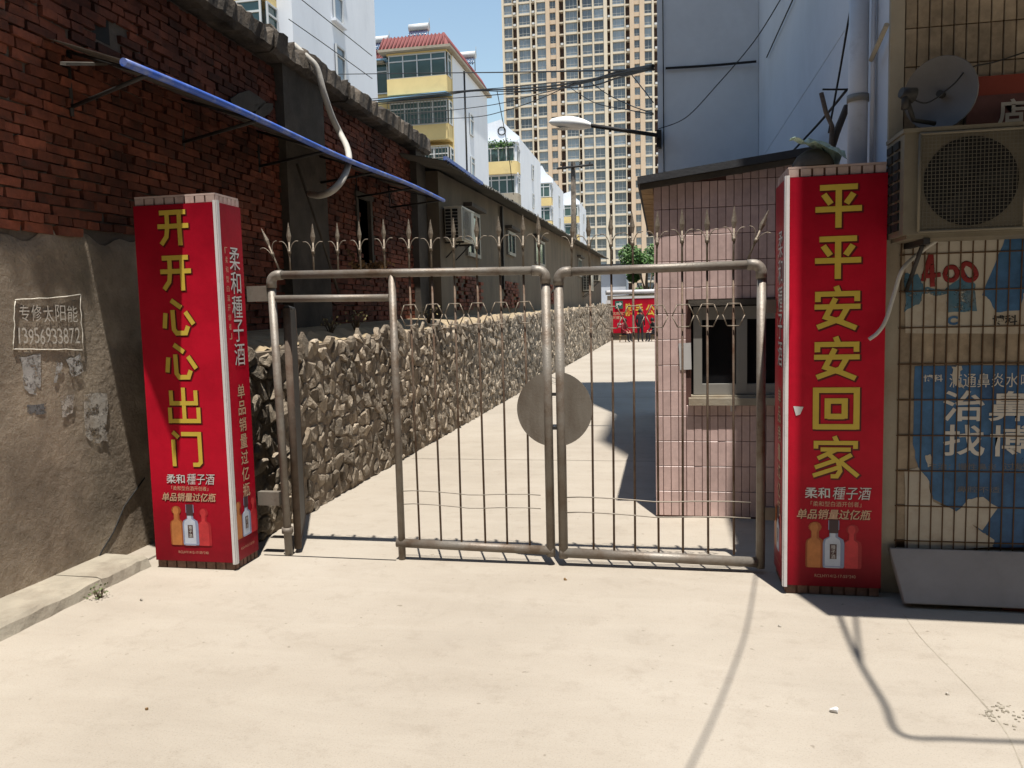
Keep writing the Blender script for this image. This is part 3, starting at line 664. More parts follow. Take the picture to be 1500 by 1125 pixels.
def pillar(name, label, u0, u1, v0, v1, H, chars, faceside, cy0, cdy, cw, chh, cu, twist=0):
    t = thing(name, label, 'pillar')
    BOX('core', (u0+.012, v0+.012, 0), (u1-.012, v1-.012, H-.004), m_pcore, t)
    # rows of small tiles at the top and the foot
    for z0, z1 in ((H-.048, H-.006), (.004, .05)):
        n = 8; w = (u1-u0)/n
        for i in range(n): BOX('tile', (u0+i*w+.006, v0+.002, z0), (u0+(i+1)*w-.006, v0+.0115, z1), m_ptile if z0 > 1 else m_pfoot, t)
        n = 6; w = (v1-v0)/n
        for i in range(n):
            if faceside == 'right': BOX('tile', (u1-.0115, v0+i*w+.012, z0), (u1-.002, v0+(i+1)*w-.001, z1), m_ptile if z0 > 1 else m_pfoot, t)
            else: BOX('tile', (u0+.002, v0+i*w+.012, z0), (u0+.0115, v0+(i+1)*w-.001, z1), m_ptile if z0 > 1 else m_pfoot, t)
    BOX('cap', (u0+.003, v0+.003, H-.004), (u1-.003, v1-.003, H+.008), m_ptile, t)
    pz0, pz1 = .055, H-.052
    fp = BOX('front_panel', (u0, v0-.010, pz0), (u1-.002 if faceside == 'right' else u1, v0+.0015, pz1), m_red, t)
    out = Vector((0,-1,0)); y = v0-.010
    for i, ch in enumerate(chars):
        c = Vector((cu, y-.0034, cy0-cdy*i))
        big_char(ch, c, cw, chh, m_yel, fp)
        big_char(ch, c+Vector((.006,.0026,-.006)), cw, chh, m_dred, fp, 1.8, 'letter_outline')
    zb = cy0-cdy*5-chh/2
    mid = cu+.005
    letter('柔和', (mid-.10, y-.003, zb-.085), .135, .062, m_wht, 'front', fp, .012)
    letter('種子酒', (mid+.085, y-.003, zb-.085), .205, .072, m_wht, 'front', fp, .0, slant=.15)
    letter('柔和', (mid-.097, y-.0016, zb-.088), .135, .062, m_dred, 'front', fp, .02, name='letter_outline')
    letter('種子酒', (mid+.088, y-.0016, zb-.088), .205, .072, m_dred, 'front', fp, .02, slant=.15, name='letter_outline')
    letter('「柔和型白酒开创者」', (mid, y-.003, zb-.148), .27, .030, m_gold, 'front', fp, .0)
    letter('单品销量过亿瓶', (mid-.01, y-.003, zb-.208), .40, .058, m_gold, 'front', fp, .014, slant=.2)
    letter('单品销量过亿瓶', (mid-.006, y-.0016, zb-.212), .40, .058, m_dred, 'front', fp, .02, slant=.2, name='letter_outline')
    bottle_print(fp, Vector((mid-.01, y, .165)), 1.18, 'front', (1,0,0), out)
    letter('RCLHY1412-17-55*240', (mid, y-.003, .118), .22, .018, m_gold, 'front', fp, -.005)
    sgn = 1 if faceside == 'right' else -1; su = u1 if faceside == 'right' else u0
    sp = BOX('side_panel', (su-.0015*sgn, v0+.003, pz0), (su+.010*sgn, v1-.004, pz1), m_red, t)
    X = su+.010*sgn; d = v1-v0; ou = Vector((sgn,0,0)); ar = (0,sgn,0)
    cm = (v0+v1)/2
    big = '柔和種子酒'; b0 = H-.40; step = .158
    for i, ch in enumerate(big):
        letter(ch, (X+.003*sgn, cm+.03*sgn, b0-i*step), d*.44, .148, m_wht, faceside, sp, .0)
        letter(ch, (X+.0016*sgn, cm+.034*sgn, b0-i*step-.004), d*.44, .148, m_dred, faceside, sp, .02, name='letter_outline')
    for i, ch in enumerate('「柔和型白酒开创者」'): letter(ch, (X+.003*sgn, cm-.07*sgn, b0+.05-i*.062), d*.11, .04, m_gold, faceside, sp, .0)
    for i, ch in enumerate('单品销量过亿瓶'):
        letter(ch, (X+.003*sgn, cm+.02*sgn, b0-.88-i*.112), d*.31, .096, m_gold, faceside, sp, .012)
        letter(ch, (X+.0016*sgn, cm+.023*sgn, b0-.884-i*.112), d*.31, .096, m_dred, faceside, sp, .02, name='letter_outline')
    bottle_print(sp, Vector((X, cm, .2)), 1.12, faceside, ar, ou)
    letter('RCLHY1412-17-55*240', (X+.003*sgn, cm, .13), .17, .016, m_gold, faceside, sp, -.005)
    tr = MB(); tr.box((su-.009, v0-.016, pz0-.01), (su+.009, v0-.0104, pz1+.012)); tr.box((su+.0105*sgn, v0-.0104, pz0-.01), (su+.0155*sgn, v0+.02, pz1+.012))
    tr.build('corner_trim', m_trim, t)
    return t
def zc(x, y, v=4.64): return PV(x, y, v)
pl = pillar('sign_pillar', 'square pillar with red liquor advert reading 开开心心出门, left of the gate', -3.38, -2.80, 4.64, 4.93, 2.46, '开开心心出门', 'right', zc(257,333).z, (zc(257,333).z-zc(275,657).z)/5, .235, .235, -3.10)
pr_ = pillar('sign_pillar', 'square pillar with red liquor advert reading 平平安安回家, right of the gate', .68, 1.195, 4.64, 5.03, 2.415, '平平安安回家', 'left', zc(1228,302).z, (zc(1228,302).z-zc(1228,670).z)/5, .25, .235, .945)
bs = MB(); sp_ = [zc(1162,595,4.628), zc(1177,596,4.628), zc(1172,607,4.628), zc(1166,609,4.628)]
bs.prism(sp_, (0,-.001,0)); tag(bs.build('paper_scrap', m_wht, pr_), None)
# crumpled plastic and a bowl-like lump on the right pillar
t = thing('plastic_bundle', 'crumpled greenish plastic sheet over a round tan lump on top of the right pillar', 'plastic sheet')
b = MB(); c = Vector((.83, 4.74, 2.425)); b.lathe([(.115,0),(.11,.03),(.085,.07),(.04,.10),(.0,.105)], c, 16); b.build('lump', m_column, t)
b = MB(); vs = []; n, m_ = 12, 6
for i in range(n+1):
    for j in range(m_+1):
        s_, q_ = i/n, j/m_-.5
        vs.append((.70+.28*s_, 4.70+q_*.22*(.25+.9*s_), 2.585-.12*s_**1.6+.035*math.cos(q_*5)*s_+random.uniform(-.012,.012)))
b.add(vs, [(i*(m_+1)+j, (i+1)*(m_+1)+j, (i+1)*(m_+1)+j+1, i*(m_+1)+j+1) for i in range(n) for j in range(m_)]); b.build('plastic_sheet', m_plastic, t)

# ============================================================ GATE
GV = 5.0
fin = MB()
fin.tube([(0,0,0),(0,0,.20)], .0065, 6); fin.tube([(0,0,.125),(0,0,.15)], .0125, 6)
fin.lathe([(.006,.19),(.010,.205),(.017,.24),(.010,.28),(.003,.325),(0,.335)], (0,0,0), 4, Matrix(((1,0,0),(0,.55,0),(0,0,1))), sm=False)
for s in (-1, 1):
    arc = [(s*.004,-.006,.11),(s*.010,-.006,.15),(s*.024,-.006,.185),(s*.045,-.006,.205),(s*.068,-.006,.205)]
    fin.tube(smooth(arc, 4), .003, 5)
FIN = fin.mesh('finial', m_finial)
hx = MB(); hw, hm, hh = .036, .066, .068
P6 = [(-hw,-.004,hh),(hw,-.004,hh),(hm,-.004,0),(hw,-.004,-hh),(-hw,-.004,-hh),(-hm,-.004,0)]
for i in range(6): hx.tube([P6[i], P6[(i+1) % 6]], .0038, 5)
HEX = hx.mesh('hexagon', m_finial)
def gate_leaf(label, ua, ub, zt, bars, fins, left):
    g = thing('gate_leaf', label, 'gate'); r = .0275
    za, zb = zt
    # outer frame with elbows
    def elbow(cx, cz, sgn, mb):
        pts = [(cx, GV, cz-.085)] + [(cx+sgn*.05*(1-math.cos(a)), GV, cz-.05+.05*math.sin(a)) for a in [R(15*k) for k in range(7)]] + [(cx+sgn*.085, GV, cz)]
        mb.tube(pts, r+.006, 12)
    e = MB(); elbow(ua, za, 1, e); e.build('elbow', m_pipe, g); e = MB(); elbow(ub, zb, -1, e); e.build('elbow', m_pipe, g)
    MB().tube([(ua+.06,GV,za),(ub-.06,GV,zb)], r, 12).build('top_rail', m_pipe, g)
    if left:
        MB().tube([(ua+.03,GV,0),(ua,GV,za-.06)], r, 12).build('post', m_pipe, g)
        MB().tube([(ua+.027,GV,.16),(ua+.027,GV,.20)], [r+.012, r+.012], 12).build('post_collar', m_pipe, g)
        MB().tube([(-1.765,GV,0),(-1.765,GV,za-.02)], r*.9, 12).build('post', m_pipe, g)
        MB().tube([(ua+.03,GV,1.795),(-1.79,GV,1.78)], .024, 10).build('wicket_rail', m_pipe, g)
        b0, bz0, bz1 = -1.80, .115, .095
        MB().tube([(ub+.0,GV,.06),(ub,GV,zb-.06)], r+.002, 12).build('post', m_pipe, g)
        MB().tube([(b0,GV,bz0),(ub+.02,GV,bz1)], r+.003, 12).build('bottom_rail', m_pipe, g)
    else:
        MB().tube([(ua,GV,.05),(ua,GV,za-.06)], r+.003, 12).build('post', m_pipe, g)
        MB().tube([(ub,GV,.03),(ub,GV,zb-.06)], r, 12).build('post', m_pipe, g)
        b0, bz0, bz1 = ua-.02, .085, .065
        MB().tube([(b0,GV,bz0),(ub-.02,GV,bz1)], r+.005, 12).build('bottom_rail', m_pipe, g)
    for u in bars:
        t = (u-ua)/(ub-ua); zt_ = za+(zb-za)*t
        MB().tube([(u+random.uniform(-.006,.006),GV,.11),(u+random.uniform(-.004,.004),GV,1.1),(u,GV,zt_-.01)], .0072, 6).build('bar', m_bar, g)
        link('hexagon', HEX, g, Matrix.LocRotScale(Vector((u+random.uniform(-.004,.004), GV-.012, 1.66 if left else 1.615)), Euler((0, random.uniform(-.04,.04), 0)), Vector((1,1,1))))
    for u, tilt in fins:
        t = (u-ua)/(ub-ua); zt_ = za+(zb-za)*t
        link('finial', FIN, g, Matrix.LocRotScale(Vector((u, GV, zt_+.02)), Euler((random.uniform(-.03,.03), tilt+random.uniform(-.025,.025), random.uniform(-.2,.2))), Vector((1,1,random.uniform(.96,1.02)))))
    # two drawn wires near the foot
    wa = -1.765 if left else ua
    for z0 in ((.475,.385) if left else (.455,.355)):
        pts = [(wa+(ub-.06-wa)*i/10, GV-.012+.006*math.sin(i*2.1), z0+.008*math.sin(i*.9)-.012*i/10) for i in range(11)]
        MB().tube(pts, .003 if left else .0042, 5).build('wire', m_wire, g)
    # half of the round lock plate
    cu_, cz, rr = -.695, 1.035, .245; poly = []
    edge = (ub+.02) if left else (ua-.02)
    a0 = math.acos(abs(cu_-edge)/rr) if True else 0
    for k in range(25):
        a = -a0+2*a0*k/24; poly.append((cu_+(-1 if left else 1)*rr*math.cos(a), GV-.016, cz+rr*math.sin(a)))
    MB().prism(poly, (0,.006,0)).build('lock_plate', m_plate, g)
    return g
lb = [-1.642+.1525*i for i in range(6)]
lf = [(-2.485,0),(-2.315,0),(-2.14,0),(-1.98,0),(-1.81,0)] + [(u,0) for u in lb] + [(-.775,0), (-2.56,-.42)]
gl = gate_leaf('wider pipe gate leaf with spear finials and open wicket gap, by the left pillar', -2.63, -.738, (1.955,1.925), lb, lf, True)
rb = [-.455,-.32,-.185,-.04,.115,.265,.42]
gr = gate_leaf('narrower pipe gate leaf with spear finials, beside the pink guardhouse and right pillar', -.655, .585, (1.91,1.915), rb, [(u,0) for u in rb]+[(-.57,.05),(.50,.38)], False)
for z in (.90, 1.12): BOX('latch_bolt', (-.735, GV-.012, z), (-.66, GV+.004, z+.02), m_dark, gl)
BOX('hinge_plate', (-2.80, GV-.03, 1.78), (-2.655, GV+.02, 1.885), m_plate, gl); BOX('hinge_plate', (-2.80, GV-.03, .36), (-2.64, GV+.02, .455), m_plate, gl)
BOX('hinge_plate', (.61, GV-.02, 1.62), (.69, GV+.02, 1.70), m_plate, gr); BOX('hinge_plate', (.61, GV-.02, .34), (.69, GV+.02, .42), m_plate, gr)
# wicket door folded back
wd = thing('wicket_door', 'dark sheet metal wicket door standing open behind the left gate post', 'door')
H0 = Vector((-2.555, 5.05, 0)); D = Vector((-.395,.919,0)).normalized(); Q = Vector((D.y,-D.x,0))
def wp(a, z, q=0): return H0+D*a+Q*q+Vector((0,0,z))
MB().tube([wp(.02,.03),wp(.02,1.73)], .026, 10).build('hinge_stile', m_rust, wd)
MB().tube([wp(.80,.05),wp(.80,1.73)], .022, 10).build('lock_stile', m_rust, wd)
MB().tube([wp(.02,1.73),wp(.80,1.73)], .022, 10).build('top_bar', m_dark, wd)
MB().tube([wp(.02,.07),wp(.80,.07)], .022, 10).build('bottom_bar', m_rust, wd)
MB().hexa([wp(.05,.08,.012),wp(.79,.08,.012),wp(.79,.08,.018),wp(.05,.08,.018),wp(.05,1.72,.012),wp(.79,1.72,.012),wp(.79,1.72,.018),wp(.05,1.72,.018)]).build('door_sheet', m_dark, wd)

# ============================================================ GUARDHOUSE
gh = thing('guardhouse', 'small guardhouse clad in pink strip tiles with dark lean-to roof', 'guardhouse')
GF = 6.30; g0, g1 = -.07, 1.18
WX0, WX1, WZ0, WZ1 = .21, 1.02, .95, 1.68
def gtop(u): return 2.615+.115*(u-g0)
core = MB()
for a, b_ in (((g0+.012,WX0,0),(0,0)),):
    pass
T_ = .012
core.hexa([(g0+T_,GF+T_,0),(WX0,GF+T_,0),(WX0,10.6,0),(g0+T_,10.6,0),(g0+T_,GF+T_,gtop(g0)),(WX0,GF+T_,gtop(WX0)),(WX0,10.6,gtop(WX0)),(g0+T_,10.6,gtop(g0))])
core.box((WX0,GF+T_,0),(WX1,GF+.14,WZ0)); core.hexa([(WX0,GF+T_,WZ1),(WX1,GF+T_,WZ1),(WX1,GF+.14,WZ1),(WX0,GF+.14,WZ1),(WX0,GF+T_,gtop(WX0)),(WX1,GF+T_,gtop(WX1)),(WX1,GF+.14,gtop(WX1)),(WX0,GF+.14,gtop(WX0))])
core.box((WX1,GF+T_,0),(g1,GF+.14,2.6))
core.build('wall', m_grout, gh)
TP, RP = .0605, .2015
TM = {}
def tile(u0, u1, z0, z1, parent, m, plane, key='tile'):
    k = (round(u1-u0, 3), round(z1-z0, 3), m.name)
    if k not in TM:
        w, h, d, c = u1-u0, z1-z0, .011, .0025
        b = MB(); vs = [(0,0,0),(w,0,0),(w,0,h),(0,0,h),(0,-d+c,0),(w,-d+c,0),(w,-d+c,h),(0,-d+c,h),(c,-d,c),(w-c,-d,c),(w-c,-d,h-c),(c,-d,h-c)]
        b.add(vs, [(0,1,5,4),(1,2,6,5),(2,3,7,6),(3,0,4,7),(4,5,9,8),(5,6,10,9),(6,7,11,10),(7,4,8,11),(8,9,10,11)]); TM[k] = b.mesh('tile', m)
    return link('tile', TM[k], parent, Matrix.LocRotScale(Vector((u0, plane+random.uniform(-.0008,.0008), z0)), Euler((random.uniform(-.006,.006), 0, random.uniform(-.006,.006))), Vector((1,1,1))))
z = .012
while z < 2.75:
    u = g0
    while u < g1-.01:
        ua, ub = u+.0022, u+TP-.0022; za, zb = z+.0022, z+RP-.0022
        zb = min(zb, round(gtop(u)-.01, 2))
        if zb-za > .03:
            inw = ub > WX0 and ua < WX1
            if not inw: tile(ua, ub, za, zb, gh, m_tile, GF+.012)
            elif zb <= WZ0-.03: tile(ua, ub, za, zb, gh, m_tile, GF+.012)
            elif za < WZ0-.07: tile(ua, ub, za, WZ0-.05, gh, m_tile, GF+.012)
            elif za >= WZ1+.04: tile(ua, ub, za, zb, gh, m_tile, GF+.012)
            elif zb > WZ1+.07: tile(ua, ub, WZ1+.05, zb, gh, m_tile, GF+.012)
        u += TP
    z += RP
# left flank of strip tiles, seen edge on
fl = BOX('flank_tiles', (g0+.001, GF+.004, .01), (g0+.0115, 10.5, 2.58), m_tile, gh)
w = BOX('window', (WX0, GF+.10, WZ0), (WX1, GF+.106, WZ1), M('window_dark', (.008,.008,.009), .12, bump=0, spec=.25), gh)
f = MB(); t0 = .055
f.box((WX0+.02,GF+.03,WZ0+.035),(WX0+.085,GF+.095,WZ1-.01)); f.box((WX0+.085,GF+.035,WZ1-.11),(WX1,GF+.09,WZ1-.01)); f.box((WX0+.085,GF+.035,WZ0+.035),(WX1,GF+.09,WZ0+.115)); f.box((.555,GF+.025,WZ0+.04),(.635,GF+.092,WZ1-.112)); f.box((WX1-.07,GF+.03,WZ0+.116),(WX1,GF+.09,WZ1-.112))
f.build('window_frame', m_alu, w)
s = MB(); s.box((WX0-.02,GF-.045,WZ0-.045),(WX1+.02,GF+.1,WZ0+.012)); s.box((WX0+.0,GF-.01,WZ0+.0125),(WX1,GF+.098,WZ0+.03)); s.build('sill', m_strip, w)
BOX('lintel', (WX0-.02, GF-.03, WZ1), (WX1+.02, GF+.1, WZ1+.045), m_column, w)
nt_ = MB(); a, b_ = PV(994,503,GF-.003), PV(1013,541,GF-.003); nt_.prism([a, PV(1012,502,GF-.003), b_, PV(996,542,GF-.003)], (0,-.0015,0)); nt_.build('paper_notice', M('notice_paper', (.42,.41,.40), .9, var=.1, bump=0), gh)
BOX('wall_pipe_stub', PV(1070,588,GF-.02), PV(1076,602,GF+.01), m_trim, gh)
rf = MB()
def rfp(u, v, dz): return (u, v, 2.635+.115*(u-g0)+dz)
rf.hexa([rfp(-.19,GF-.10,.0),rfp(1.19,GF-.10,.0),rfp(1.19,10.6,.0),rfp(-.19,10.6,.0),rfp(-.19,GF-.10,.055),rfp(1.19,GF-.10,.055),rfp(1.19,10.6,.055),rfp(-.19,10.6,.055)])
rf.build('roof', m_tar, gh)
fb = MB(); fb.hexa([rfp(-.17,GF-.075,-.045),rfp(1.18,GF-.075,-.045),rfp(1.18,GF-.05,-.045),rfp(-.17,GF-.05,-.045),rfp(-.17,GF-.075,-.002),rfp(1.18,GF-.075,-.002),rfp(1.18,GF-.05,-.002),rfp(-.17,GF-.05,-.002)])
fb.build('fascia', m_column, gh)
for i in range(12):
    v = GF-.05+i*.3; BOX('eave_board', (-.165, v+.004, 2.585), (g0-.004, v+.28, 2.618), m_wood, gh)
# ============================================================ RIGHT APARTMENT BUILDING
rbld = thing('apartment_building', 'tall pale painted building on the right with buff strip tiles on its front', 'building')
RF = 4.73; RU = 1.215
BOX('ground_floor', (RU, RF+.012, 0), (9, 13, 3.5), m_pale, rbld)
BOX('middle_floors', (RU-.002, 4.722, 3.502), (9.02, 13.02, 7.898), m_pale, rbld)
BOX('upper_floors', (RU-.004, 4.42, 7.9), (9.1, 13.1, 24), m_pale, rbld)
BOX('projecting_floor', (1.15, 3.50, 3.5), (9.05, 4.718, 7.9), m_pale, rbld)
BOX('far_wing', (-.055, 10.72, 0), (RU-.006, 12.9, 24), m_pale2, rbld)
for v in (10.7,):
    MB().tube([(.02, 10.705, 3.0),(.02,10.705,12)], .006, 4).build('wall_joint', m_rubber, rbld)
BOX('corner_strip', (RU+.002, RF-.012, 0), (RU+.075, RF+.011, 3.5), m_strip, rbld)
BOX('grout_bed', (RU+.076, RF+.002, .27), (2.7, RF+.0115, 3.5), m_bgrout, rbld)
BOX('plinth', (RU+.076, RF-.008, 0), (2.7, RF+.0115, .268), m_strip, rbld)
tz = PV(1400,150,RF).z; z = tz-RP*14
while z < 3.45:
    u = RU+.078
    while u < 2.15:
        if z > .265: tile(u+.003, u+TP-.003, z+.003, z+RP-.003, rbld, m_btile, RF+.002)
        u += TP
    z += RP
# posters pasted on the tiles with the joints worked through them
FP = RF-.012
def flat(name, pts, m, d, parent, rag=0):
    P = []
    for i in range(len(pts)):
        a, c = pts[i], pts[(i+1) % len(pts)]
        for t in ((0, .25, .5, .75) if rag else (0,)):
            P.append(PV(a[0]+(c[0]-a[0])*t+random.uniform(-rag,rag), a[1]+(c[1]-a[1])*t+random.uniform(-rag,rag), FP-d))
    return MB().prism(P, (0,.0008,0)).build(name, m, parent)
po = thing('upper_poster', 'torn cream and blue poster with red spray paint below the large air conditioner', 'poster')
flat('sheet', [(1326,345),(1530,345),(1530,488),(1326,488)], m_poster, .0005, po, 1.2)
flat('blue_patch', [(1474,345),(1530,345),(1530,400),(1500,430),(1492,455),(1458,457),(1450,440),(1440,432),(1452,400)], m_pblue, .002, po, 1.5)
flat('cyan_patch', [(1326,400),(1345,402),(1352,420),(1382,425),(1395,415),(1412,400),(1428,418),(1432,455),(1390,458),(1386,432),(1352,432),(1345,445),(1326,458)], m_pcyan, .002, po, 2)
for pts in (((1352,412),(1356,398),(1362,378),(1364,375),(1366,420)),((1350,405),(1362,404),(1378,402)),((1384,402),(1388,393),(1398,392),(1402,402),(1396,410),(1387,409),(1384,400)),((1408,394),(1414,386),(1424,390),(1430,402),(1424,410),(1414,408),(1408,394))):
    b = MB(); b.tube(smooth([PV(x, y, FP-.0035) for x, y in pts], 5), .013, 8)
    for i, q in enumerate(b.v): b.v[i] = (q[0], FP-.004+(q[1]-(FP-.0035))*.08, q[2])
    b.build('spray_mark', m_pred, po)
def ptext(s, x0, x1, y0, y1, m, parent, bold=.02, d=.0035):
    a, b_ = PV(x0, y0, FP-d), PV(x1, y1, FP-d); return letter(s, ((a.x+b_.x)/2, FP-d, (a.z+b_.z)/2), b_.x-a.x, a.z-b_.z, m, 'front', parent, bold)
ptext('博科', 1454, 1490, 462, 476, m_rubber, po, .02); ptext('C', 1388, 1403, 463, 476, m_pblue, po, .05)
pl2 = thing('lower_poster', 'torn blue poster with large pale characters on the tiled wall above the slab', 'poster')
flat('sheet', [(1340,536),(1530,534),(1530,802),(1455,802),(1452,790),(1440,780),(1395,745),(1368,730),(1360,705),(1345,690),(1338,650)], m_pblue, .0005, pl2, 1.2)
flat('torn_paper', [(1326,690),(1346,684),(1360,705),(1366,735),(1395,745),(1440,780),(1456,792),(1454,802),(1326,803)], m_poster, .002, pl2, 1.5)
flat('torn_paper', [(1396,756),(1418,732),(1440,728),(1462,744),(1440,776)], m_poster, .003, pl2, 1.5)
flat('torn_paper', [(1355,668),(1364,665),(1366,682),(1360,684)], m_poster, .002, pl2, 1)
flat('torn_paper', [(1395,536),(1410,536),(1404,552),(1412,570),(1396,562)], m_poster, .0045, pl2, 1.5)
ptext('博科', 1353, 1381, 549, 559, m_ptxt, pl2, .02); ptext('滴通鼻炎水', 1391, 1492, 547, 567, m_ptxt, pl2, .0)
ptext('喷', 1496, 1516, 547, 567, m_ptxt, pl2, .0)
ptext('治', 1382, 1442, 572, 617, m_ptxt, pl2, .015); ptext('鼻', 1449, 1510, 573, 617, m_ptxt, pl2, .015)
ptext('找', 1382, 1442, 622, 668, m_ptxt, pl2, .015); ptext('博', 1451, 1512, 623, 669, m_ptxt, pl2, .015)
ptext('主治：慢性鼻炎', 1360, 1460, 678, 689, MATS['dish_grey'], pl2, .0); ptext('过敏', 1470, 1505, 678, 689, MATS['dish_grey'], pl2, 0)
ptext('鼻腔不适', 1402, 1464, 712, 722, MATS['dish_grey'], pl2, .0)
gl_ = MB(); u = RU+.078
jz0 = .27
while u < 2.1:
    gl_.box((u-.0028, FP-.0062, jz0), (u+.0028, FP-.0005, PV(1400,345,FP).z)); u += TP
z = tz-RP*14
while z < PV(1400,345,FP).z:
    if z > .27: gl_.box((RU+.07, FP-.0066, z-.003), (2.1, FP-.0007, z+.003))
    z += RP
gl_.build('joint_lines', m_bgrout, rbld)
# services on the side wall
dp = thing('drainpipe', 'thick pale drainpipe on the side wall of the right building', 'drainpipe')
c = PU(1252,100,1.10); MB().tube([(1.12,c.y,2.0),(1.12,c.y,3.49)], .055, 14).build('pipe', m_trim, dp)
MB().tube([(1.12,c.y,2.83),(1.12,c.y,2.87)], .062, 14).build('clamp', m_alug, dp)
tp = thing('thin_pipe', 'thin pale pipe beside the thick drainpipe on the right building', 'pipe'); c2 = PU(1276,100,1.18)
MB().tube([(1.19,c2.y,2.2),(1.19,c2.y,3.49)], .012, 8).build('pipe', m_trim, tp)
MB().tube([PU(1276,88,1.16), PU(1299,36,1.18)], .014, 8).build('branch', m_strip, tp)
# satellite dish
ds = thing('satellite_dish', 'grey satellite dish on the tiled wall above the large air conditioner', 'satellite dish')
dc = PV(1376,137,4.52); dn = Vector((-.60,-.76,-.10)).normalized(); dm = dn.to_track_quat('Z','Y').to_matrix()
prof = [(.182*k/8, -.045*(1-(k/8)**2)) for k in range(9)]
b = MB(); b.lathe(prof, dc, 28, dm); b.lathe([(.182,0),(.185,-.006),(.17,-.016)], dc, 28, dm); b.lathe([(r_, z_-.008) for r_, z_ in prof], dc, 28, dm); b.build('reflector', m_dish, ds)
lp = PV(1326,138,4.40); MB().tube([dc-Vector((.02,0,.15)), PV(1338,176,4.44), lp], .012, 8).build('feed_arm', m_dark, ds)
b = MB(); b.tube([lp+Vector((-.02,.0,.01)), lp+Vector((.045,.02,-.005))], [.026,.04], 12); b.tube([lp, lp-Vector((0,0,.075))], .018, 8); b.build('receiver', m_dark, ds)
b = MB(); b.tube([dc, dc+Vector((.10,.14,.0)), Vector((dc.x+.16, RF-.012, dc.z+.03))], .018, 8); b.build('mount', m_dark, ds)
MB().tube(smooth([lp, lp+Vector((.10,.0,-.05)), PV(1395,125,4.42), PV(1420,100,4.5), PV(1460,90,4.68), PV(1520,70,4.69)]), .004, 6).build('cable', m_rubber, ds)
sg = thing('shop_sign', 'faded red shop sign on the tiled wall behind the satellite dish', 'sign')
a, b_ = PV(1432,112,4.68), PV(1540,185,4.68); BOX('board', (a.x, 4.685, b_.z), (b_.x+.3, 4.715, a.z), m_signred, sg)
q = PV(1440,140,4.68); BOX('lower_band', (a.x-.05, 4.68, b_.z), (b_.x+.3, 4.6845, q.z), M('sign_dark', (.12,.05,.045), .6, var=.3, scale=8, bump=0), sg)
letter('店', PV(1482,163,4.676), .13, .13, m_ptxt, 'front', sg, .03)
# large air conditioner
ac_unit('air_conditioner', 'large beige outdoor air conditioner on the tiled wall above the torn posters', (1.205, RF-.013, 1.985), ((1,0,0),(0,-1,0)), .84, .55, .34, m_acb)
MB_ = MB(); MB_.tube(smooth([PV(1375,350,4.66), PV(1345,372,4.64), PV(1322,395,4.60), PV(1310,430,4.6), PV(1298,468,4.58), PV(1286,487,4.58), PV(1273,497,4.58)]), .011, 8)
tag(MB_.build('drain_hose', m_hose), 'thin pale condensate hose hanging from the large air conditioner to the right pillar', 'hose')
# leaning slab and brick
sb = MB(); p0, p1 = (1.262, 4.50, .035), (2.6, 4.50, .035)
sb.hexa([(1.28,4.475,.03),(2.7,4.475,.03),(2.7,4.52,.012),(1.28,4.52,.012),(1.245,4.655,.285),(2.7,4.655,.285),(2.7,4.70,.268),(1.245,4.70,.268)])
o = sb.build('leaning_slab', m_slab); bv = o.modifiers.new('bevel', 'BEVEL'); bv.width = .006; bv.segments = 2
tag(o, 'grey concrete slab leaning at the foot of the tiled wall', 'slab')
p = PG(1485,896); o = link('loose_brick', BR[2], None, Matrix.LocRotScale(p+Vector((.06,.03,.0275)), Euler((0,0,1.45)), Vector((1,1,1)))); tag(o, 'loose brown brick lying in front of the leaning slab', 'brick')

# ============================================================ STREET LAMP, CABLES
lampt = thing('street_lamp', 'white cobra-head street lamp on a black arm fixed to the right building', 'street lamp')
LV = 10.45
pa, pb = PV(962,198,LV), PV(866,184,LV)
MB().tube([pa+Vector((.03,.27,0)), pa, pb], .026, 8).build('arm', m_dark, lampt)
BOX('wall_plate', pa+Vector((-.005,.15,-.12)), pa+Vector((.06,.262,.10)), m_dark, lampt)
tip = PV(804,179,LV); ln = (tip-pb); ax = ln.normalized(); L_ = ln.length
b = MB(); vs = []; ns_, nr = 14, 16
for i in range(ns_+1):
    t = i/ns_; w_ = .045+.085*math.sin(math.pi*min(1, t*1.05)**.8)*(1 if t < .93 else .6); hgt = .035+.06*math.sin(math.pi*t**.9)
    if i == ns_: w_, hgt = .01, .008
    c_ = pb+ax*L_*t
    for k in range(nr):
        a = 2*math.pi*k/nr; zz = math.sin(a)*(hgt if math.sin(a) > 0 else hgt*.75)
        vs.append(c_+Vector((0, math.cos(a)*w_, zz)))
b.add(vs, [(i*nr+k, i*nr+(k+1) % nr, (i+1)*nr+(k+1) % nr, (i+1)*nr+k) for i in range(ns_) for k in range(nr)], 0, True)
b.build('lamp_head', M('lamp_white', (.72,.72,.70), .4, bump=0, var=.05), lampt)
b = MB(); 
for i in range(1): b.lathe([(0,0),(.07,0),(.075,.012)], pb+ax*L_*.55-Vector((0,0,.066)), 16, Matrix(((2.2,0,0),(0,1,0),(0,0,1)))); 
b.build('lens', M('lamp_lens', (.55,.54,.5), .3, bump=0), lampt)

